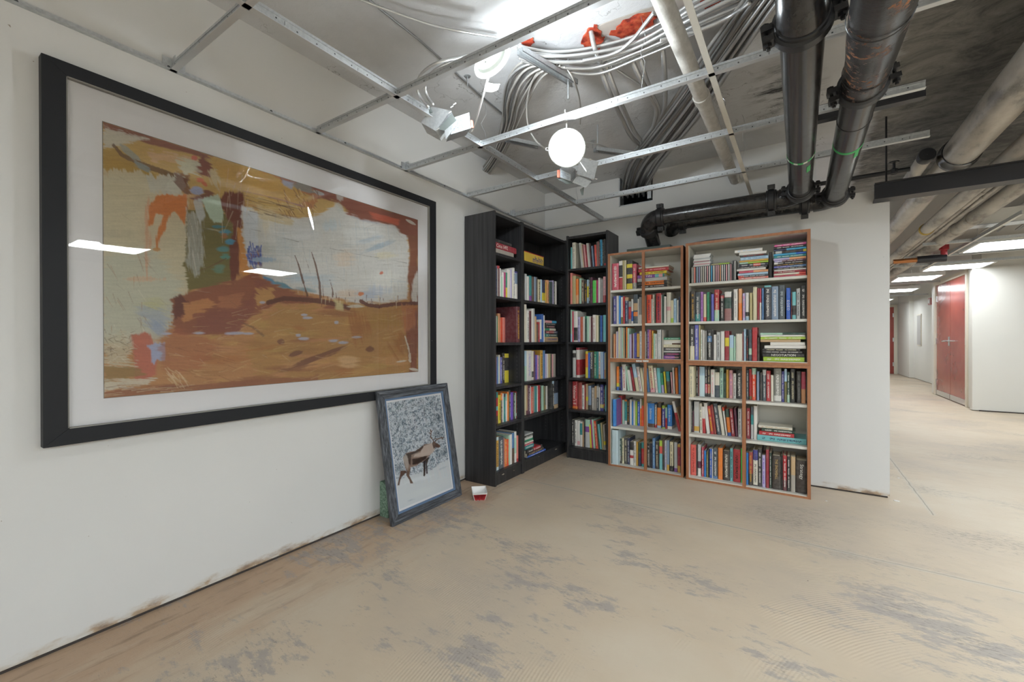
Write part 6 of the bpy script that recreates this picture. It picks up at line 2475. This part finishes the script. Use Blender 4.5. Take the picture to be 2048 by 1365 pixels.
p.put(np.clip((fbm(Xz * 0.05, Yz * 0.05, 40, 3) - 0.52) / 0.08, 0, 1) * (Yz < 880), 'e3e6ea', 0.75)
p.put(np.clip((fbm(Xz * 0.24, Yz * 0.24, 60, 2) - 0.66) / 0.04, 0, 1) * (Yz < 880), '2f3a44', 0.75)
for cx, cy, rx, ry in ((610, 330, 50, 90), (655, 640, 50, 90), (600, 470, 70, 50), (250, 780, 60, 50)):
    p.dab(cx, cy, rx, ry, '4a5a66', 60, 0.5, 1.2, 0.8)
p.scratch(90, 150, 690, 150, 780, 88, 14, 70, 1.6, ['3c4a56', '56636e', 'dfe3e8'], 0.5)
p.scratch(140, 150, 690, 130, 800, 40, 60, 26, 1.8, ['eef0f3', '2c3843', 'dfe4ea'], 0.55)
p.poly([(140, 960), (240, 900), (360, 850), (540, 800), (620, 740), (720, 700), (760, 990), (240, 1210), (200, 1100)], 'd9dbdc', -10, 1, 14, 10)
p.dab(420, 890, 160, 26, 'e6e8e9', -14, 0.7, 0.6, 0.6)
p.dab(640, 790, 60, 10, 'b9bfc6', -20, 0.6, 0.8, 0.6)
p.dab(350, 1090, 40, 12, 'b6bcc2', -20, 0.6, 0.9, 0.6)
p.dab(480, 1010, 150, 50, 'dfe1df', -15, 0.6, 0.6, 0.7)
# reindeer
p.poly([(262, 806), (305, 806), (320, 818), (275, 860), (258, 900), (250, 944), (234, 944), (244, 890), (258, 840)], '6d5347', 70, 1, 4, 4)
p.poly([(318, 800), (352, 770), (350, 800), (340, 850), (368, 915), (374, 928), (350, 930), (338, 890), (314, 850)], '7a6154', 80, 1, 4, 4)
p.poly([(462, 690), (492, 685), (486, 760), (484, 850), (478, 864), (466, 860), (470, 780)], '3c2f2c', 88, 1, 3, 4)
p.poly([(488, 700), (524, 680), (512, 710), (500, 750), (506, 838), (494, 842), (490, 770)], '44342f', 88, 1, 3, 4)
p.poly([(286, 680), (318, 640), (400, 622), (452, 590), (478, 562), (550, 560), (556, 600), (540, 650), (505, 690), (470, 720), (400, 765), (352, 775), (330, 812), (312, 800), (296, 740)], '9c8578', 20, 1, 5, 5)
p.poly([(312, 650), (400, 625), (470, 570), (482, 575), (440, 625), (360, 660), (352, 760), (336, 740)], '5a463d', 20, 1, 6, 5)
p.poly([(366, 700), (430, 690), (500, 660), (490, 700), (420, 745), (372, 752)], '4a3932', 10, 1, 6, 5)
p.poly([(470, 580), (545, 552), (572, 600), (556, 640), (520, 668), (440, 680), (380, 680), (390, 655), (440, 640)], 'cbb9ad', 20, 0.95, 8, 6)
p.poly([(286, 685), (312, 650), (332, 700), (336, 770), (322, 800), (300, 740)], 'bdb0a6', 80, 0.85, 8, 6)
p.poly([(545, 560), (552, 540), (575, 550), (612, 572), (620, 590), (600, 600), (575, 592), (560, 610)], '6a5148', 20, 1, 3, 4)
p.dab(562, 562, 14, 18, '7a5f52', 60, 0.9, 0.4)
for pts in (((562, 545), (545, 515), (532, 490), (536, 455), (530, 430)), ((534, 470), (520, 460)), ((545, 515), (530, 505)), ((536, 452), (545, 440)), ((570, 545), (590, 520), (625, 505), (650, 505)), ((625, 505), (640, 520)), ((562, 520), (575, 512), (590, 520))):
    p.line(pts, 4.2, '6f5140', 0.95, 0.5, False)
p.dab(600, 760, 20, 10, 'ccd2d8', 0, 0.5, 0.8, 0.5)
p.C = np.clip(p.C * 0.97, 0, 1)
print_sheet('reindeer_print', p.C, fp(m0, HH - m0, -0.0135), fp(WW - m0, HH - m0, -0.0135), fp(WW - m0, m0, -0.0135), fp(m0, m0, -0.0135), print_mat('reindeer_print', 0.5), T)
b = MB()
b.quad(fp(fw, fw, -0.011), fp(WW - fw, fw, -0.011), fp(WW - fw, HH - fw, -0.011), fp(fw, HH - fw, -0.011))
b.build('glass_pane', M['glass'], T)
MB().prism([fp(a, c, -0.022) for a, c in ((0.01, 0.01), (WW - 0.01, 0.01), (WW - 0.01, HH - 0.01), (0.01, HH - 0.01))], -Nd * 0.003).build('backing_board', M['cherrydark'], T)

# ---- green speckled board behind the picture
M['greenstone'] = mat('green_speckled_stone', lin('6f8a78'), 0.6)
t = NT(M['greenstone'])
n = t.noise(t.coord('Object'), 70, 4, 0.7)
t.base(t.ramp(n, [(0.38, lin('4f6a5a')), (0.55, lin('7d9886')), (0.7, lin('a5b8a8'))]))
T = thing('stone_block', 'green speckled stone block with a rounded top, behind the leaning picture', 'block', (0.05, 1.80, 0))
prof = [(0.004, 0.0), (0.095, 0.0), (0.095, 0.10), (0.085, 0.16), (0.06, 0.20), (0.03, 0.212), (0.004, 0.212)]
prof = [(x * 0.78, z) for x, z in prof]
MB().prism([(x, 1.742, z) for x, z in prof], (0, 0.06, 0)).build('stone_body', M['greenstone'], T, bevel=0.003)
MB().prism([(x * 0.9 + 0.002, 1.803, z * 0.95) for x, z in prof], (0, 0.03, 0)).build('stone_layer', M['greenstone'], T)

# ---- red striped paper tray
M['tray'] = mat('white_paper_tray', lin('e3e1de'), 0.6)
M['stripe'] = mat('red_stripe', lin('b02a30'), 0.6)
tc = np.array([0.325, 2.315, 0.0])
ya = radians(-48)
U = np.array([cos(ya), sin(ya), 0])
Vv = np.array([-sin(ya), cos(ya), 0])
Zz = np.array([0, 0, 1.0])
T = thing('paper_tray', 'small white paper food tray with red stripes on the floor by the black bookcase', 'tray', tc)
lo, hi, ht = (0.052, 0.036), (0.072, 0.050), 0.055


def tr(sx_, sy_, top, ins=0.0):
    w_, d_ = (hi if top else lo)
    return tc + U * sx_ * (w_ - ins) + Vv * sy_ * (d_ - ins) + Zz * (ht if top else 0.001)


b = MB()
cs = [(-1, -1), (1, -1), (1, 1), (-1, 1)]
n0 = len(b.v)
for top in (0, 1):
    b.v += [tuple(tr(a, c, top)) for a, c in cs]
for top in (1, 0):
    b.v += [tuple(tr(a, c, top, 0.002) + Zz * (0.001 if not top else 0)) for a, c in cs]
for k in range(4):
    j = (k + 1) % 4
    b.face((k, j, 4 + j, 4 + k))
    b.face((4 + k, 4 + j, 8 + j, 8 + k))
    b.face((8 + k, 8 + j, 12 + j, 12 + k))
b.face((3, 2, 1, 0))
b.face((12, 13, 14, 15))
b.build('tray_body', M['tray'], T)
for k in range(4):       # stripes on each flared side
    j = (k + 1) % 4
    a0, a1, c0, c1 = tr(*cs[k], 0), tr(*cs[j], 0), tr(*cs[k], 1), tr(*cs[j], 1)
    nrm = np.cross(a1 - a0, c0 - a0)
    nrm /= np.linalg.norm(nrm)
    for f0, f1 in ((0.06, 0.09), (0.13, 0.24), (0.29, 0.32), (0.36, 0.39), (0.43, 0.55), (0.61, 0.64), (0.68, 0.71), (0.75, 0.87), (0.92, 0.95)):
        m_ = MB()
        m_.quad(a0 + (a1 - a0) * f0 + nrm * 0.0006, a0 + (a1 - a0) * f1 + nrm * 0.0006, a0 + (a1 - a0) * f1 + (c1 - a1) * 0.82 + nrm * 0.0006 + (c0 - c1) * 0, a0 + (a1 - a0) * f0 + (c0 - a0) * 0.82 + nrm * 0.0006)
        m_.build('stripe', M['stripe'], T)

# ---- discs, cases and the game box
def case(P, A, Bv, Cv, a, bb, c, name, label, cat, group, spine, body, m2=None, sfrac=(0.12, 0.88)):
    """plastic case: body plus the printed spine strip on its front"""
    P, A, Bv, Cv = (np.array(q, float) for q in (P, A, Bv, Cv))
    T = thing(name, label, cat, P + A * a / 2 + Bv * bb / 2, group)
    MB().obox(P, A, Bv, Cv, a, bb, c).build('case_body', body, T)
    f0, f1 = sfrac
    MB().obox(P + A * a * f0 - Bv * 0.0006 + Cv * c * 0.02, A, Bv, Cv, a * (f1 - f0), 0.0006, c * 0.96).build('paper_spine', spine, T)
    return T


CM = {}


def cmat(name):
    if name not in CM:
        CM[name] = mat('case_paper_' + name, LIN[name], 0.35)
    return CM[name]


M['jewel'] = mat('dark_disc_tray', (0.022, 0.022, 0.025), 0.2)
M['clear'] = mat('clear_case_plastic', lin('b8bcc0'), 0.15)
zt = 1.5055
cdh = 0.125
cols = 'white white salmon ltblue lavender white ivory white pink white skyblue white pink pink peach white ltgrey pink white pink'.split()
gname = 'disc cases standing on the top shelf of the wide white bookcase'
xs = [112, 160, 178, 245, 303, 358, 412, 468, 524, 582, 640, 700, 765, 818, 875, 932, 988, 1048, 1112, 1170, 1216]
for k in range(20):
    x0 = on_y(1375 + xs[k] / 13.65, 520, 3.53)[0]
    x1 = on_y(1375 + xs[k + 1] / 13.65, 520, 3.53)[0] - 0.0005
    say = SAY.get(cols[k], cols[k])
    case((x0, 3.53, zt), (1, 0, 0), (0, 1, 0), (0, 0, 1), x1 - x0, 0.14, cdh, 'disc_case', f'upright disc case with {say} spine, {ORD[k]} along top shelf, wide white bookcase', 'disc case', gname, cmat(cols[k]), M['jewel'], sfrac=(0.08, 0.56 if x1 - x0 > 0.008 else 0.8))
zz = zt + cdh + 0.001
xa, xb = on_y(1375 + 165 / 13.65, 500, 3.53)[0], on_y(1375 + 618 / 13.65, 500, 3.53)[0]
for k, c in enumerate('white pink white rosewood white ltgrey white white white'.split()):
    dxx = 0.003 * ((k * 7) % 3 - 1)
    case((xa + dxx, 3.53 + 0.002 * (k % 3), zz), (0, 0, 1), (0, 1, 0), (1, 0, 0), 0.0098, 0.125, xb - xa, 'disc_case', f'flat disc case with {SAY.get(c, c)} spine, {ORD[k]} from the bottom of the short pile', 'disc case', 'flat disc cases piled on the upright ones', cmat(c), M['clear'], sfrac=(0.2, 0.86))
    zz += 0.0102
xl, xr = on_y(1375 + 645 / 13.65, 500, 3.54)[0], on_y(1375 + 1150 / 13.65, 500, 3.54)[0]
book((xr, 3.54, zt + cdh + 0.001), (0, 0, 1), (0, 1, 0), (-1, 0, 0), 0.012, 0.11, xr - xl, 'khaki', [('lime', 0.0, 0.6)], label='thin lime green booklet lying on top of the upright disc cases', group=None, name='booklet')
for k, (a, c_, w_) in enumerate(((1222, 'dkgrey', 1270), (1272, 'white', 1300), (1303, 'white', 1332))):
    x0, x1 = on_y(1375 + a / 13.65, 520, 3.525)[0], on_y(1375 + w_ / 13.65, 520, 3.525)[0]
    case((x0, 3.525, zt), (1, 0, 0), (0, 1, 0), (0, 0, 1), x1 - x0 - 0.0006, 0.13, 0.145, 'movie_case', ('upright black movie case at the end of the row of discs', 'thin upright white edged movie case, first after the discs', 'thin upright white edged movie case, second after the discs')[k], 'movie case', None, cmat(c_), M['jewel'], sfrac=(0.15, 0.6))
for nm, x, sd in (('movie_case', 0, 0),):
    x0, x1 = on_y(1460 + 962 / 12.41, 530, 3.56)[0], on_y(1460 + 1058 / 12.41, 530, 3.56)[0]
    for j in range(1):
        case((x0, 3.56, zt), (1, 0, 0), (0, 1, 0), (0, 0, 1), x1 - x0 - 0.004, 0.13, 0.185, 'movie_case', 'upright dark movie case wedged between the two movie stacks', 'movie case', None, cmat('dkgrey'), M['jewel'])


def dvd_pile(rows, crop, what, group, ins=0.03):
    cx, cy, sc = crop
    zz = zt + 0.0004
    for n_, line in enumerate(rows.strip().splitlines()):
        d = parse(line)
        x0, x1 = on_y(cx + d['l'] / sc, 520, 3.5 + ins)[0], on_y(cx + d['r'] / sc, 520, 3.5 + ins)[0]
        th = on_y(cx + d['l'] / sc, cy, 3.5 + ins)[2] - on_y(cx + d['l'] / sc, cy + d['t'] / sc, 3.5 + ins)[2]
        ex = f" and {SAY.get(d['ink'], d['ink'])} lettering" if d['ink'] else ''
        lab = f"flat movie case, {SAY.get(d['c'], d['c'])} spine{ex}, {ORD[n_]} from bottom, {what}"
        kw = {}
        if 'tz' in d['x']:
            kw['tz'] = tuple(float(q) for q in d['x']['tz'].split(','))
        book((x1, 3.5 + ins, zz), (0, 0, 1), (0, 1, 0), (-1, 0, 0), th - 0.0006, 0.135, x1 - x0, d['c'], d['bands'], d['ink'], False, d['title'], label=lab, group=group, name='movie_case', cat='movie case', **kw)
        zz += th


dvd_pile("""
215 950 58 salmon i:white
200 940 46 slate i:white b:coral:.8:1
195 945 58 ltblue
225 945 56 peach b:rose:.5:1
165 885 55 white
215 920 42 dkgrey i:white
220 945 72 navyblack i:white b:coral:.25:.5
240 950 46 mint b:lime:0:.7
235 950 44 gold
265 955 80 ltblue i:steelblue
265 900 46 espresso i:red
225 910 70 white
120 805 78 white i:ltblue
""", (1460, 475, 12.41), 'middle movie stack', 'movie cases in the middle stack')
dvd_pile("""
1085 1890 46 coral b:rose:.3:1
1085 1880 52 ivory b:coral:0:.2
1085 1880 50 crimson T:THE_IMPOSSIBLE tz:0.34,0.86
1095 1890 42 white
1085 1890 40 espresso i:white
1085 1890 46 steelblue i:white b:periwinkle:.5:1
1095 1890 42 espresso i:gold
1095 1890 52 black i:white b:white:.88:1
1100 1890 46 plum i:white b:lavender:.75:1
1080 1890 58 peach b:lavender:.5:1
1090 1890 58 teal i:white
1085 1890 50 skyblue b:royal:0:.3
1090 1900 66 espresso b:ltgrey:.75:.95 b:yellow:0:.1
1090 1890 50 navy b:skyblue:0:.6
1085 1900 58 black i:white
1100 1895 56 hotpink i:white
""", (1460, 475, 12.41), 'tall movie stack', 'movie cases in the tall stack')
# game box on the wide black bookcase
q0, q1 = on_x(1045 + 45 / 11.38, 512, BX - 0.02), on_x(1045 + 480 / 11.38, 512, BX - 0.02)
gh = on_x(1049.4, 490 + 150 / 11.38, BX - 0.02)[2] - 1.7175
M['gameyellow'] = mat('yellow_game_box', lin('d8b84e'), 0.5)
M['gamered'] = mat('red_game_edge', lin('b0303a'), 0.5)
M['gameblue'] = mat('blue_game_print', lin('3a4a9c'), 0.5)
T = thing('game_box', 'yellow game box with red top edge on top shelf, wide black bookcase', 'box', (BX - 0.1, (q0[1] + q1[1]) / 2, 1.7175))
box('box_base', M['gameyellow'], (BX - 0.26, q0[1], 1.7175), (BX - 0.02, q1[1], 1.7175 + gh), T, bevel=0.001)
box('box_lid_edge', M['gamered'], (BX - 0.262, q0[1] - 0.001, 1.7175 + gh), (BX - 0.018, q1[1] + 0.001, 1.7175 + gh + 0.005), T)
k_ = MB()
rnd = random.Random(4)
for i in range(9):
    y = q0[1] + (q1[1] - q0[1]) * (0.42 + 0.06 * i)
    z = 1.7175 + gh * 0.42
    k_.obox((BX - 0.0196, y, z - 0.018 + rnd.uniform(-.006, .006)), (0, 1, 0), (0, 0, 1), (1, 0, 0), 0.006, rnd.uniform(0.03, 0.05), 0.0006)
    k_.obox((BX - 0.0196, y, z + rnd.uniform(-.01, .02)), (0, 1, 0), (0, 0, 1), (1, 0, 0), 0.017, 0.005, 0.0006)
stuff(k_.build('box_print', M['gameblue'], T))
# things lying on the white bookcases
M['folder'] = mat('dark_green_folder', lin('3a443c'), 0.4)
a0, a1 = on_y(1258, 494, 3.60)[0], on_y(1340, 490, 3.60)[0]
T = thing('flat_frame', 'flat dark green tray lying on top of the narrow white bookcase', 'tray', ((a0 + a1) / 2, 3.65, 1.806))
box('tray_base', M['folder'], (a0, 3.56, 1.806), (a1, 3.78, 1.811), T)
b = MB()
b.box((a0 - 0.004, 3.555, 1.811), (a1 + 0.01, 3.575, 1.832)).box((a0 - 0.004, 3.765, 1.811), (a1 + 0.01, 3.785, 1.838)).box((a0 - 0.004, 3.575, 1.811), (a0 + 0.012, 3.765, 1.835)).box((a1 - 0.006, 3.575, 1.811), (a1 + 0.01, 3.765, 1.835))
b.build('tray_rim', M['folder'], T)
M['curved'] = mat('dark_brown_board', lin('3a2a26'), 0.4)
a0, a1 = on_y(1384, 486, 3.56)[0], on_y(1478, 478, 3.56)[0]
pts = []
for i in range(9):
    f = i / 8
    pts.append((a0 + (a1 - a0) * f, 3.53, 1.8125 + 0.008 * sin(pi * f)))
low = [(x, y, z + 0.005) for x, y, z in pts]
o = MB().prism(pts + low[::-1], (0, 0.2, 0)).build('curved_board', M['curved'], origin=(a0, 3.6, 1.812))
tag(o, 'thin bowed dark brown board lying on top of the wide white bookcase', 'board')
# debris along the floor
M['crumb'] = mat('plaster_crumb', lin('e0dedb'), 0.8)
for k, (u, v, s_) in enumerate(((1793, 1003, 0.012), (1653, 1003, 0.006), (1905, 1010, 0.004), (1797, 957, 0.008))):
    P = on_z(u, v, 0)
    rnd = random.Random(k)
    pts = [P + np.array([cos(j * 2 * pi / 7) * s_ * rnd.uniform(0.7, 1.6), sin(j * 2 * pi / 7) * s_ * rnd.uniform(0.5, 1.0), 0.0002]) for j in range(7)]
    tag(MB().prism(pts, (0, 0, s_ * 0.3)).build('plaster_chip', M['crumb'], origin=P), ('white plaster chip on the floor just past the end of the wall', 'tiny white chip on the floor by the wide white bookcase', 'tiny pale chip on the open corridor floor', 'small white chip on the corridor floor behind the wall end')[k], 'chip')
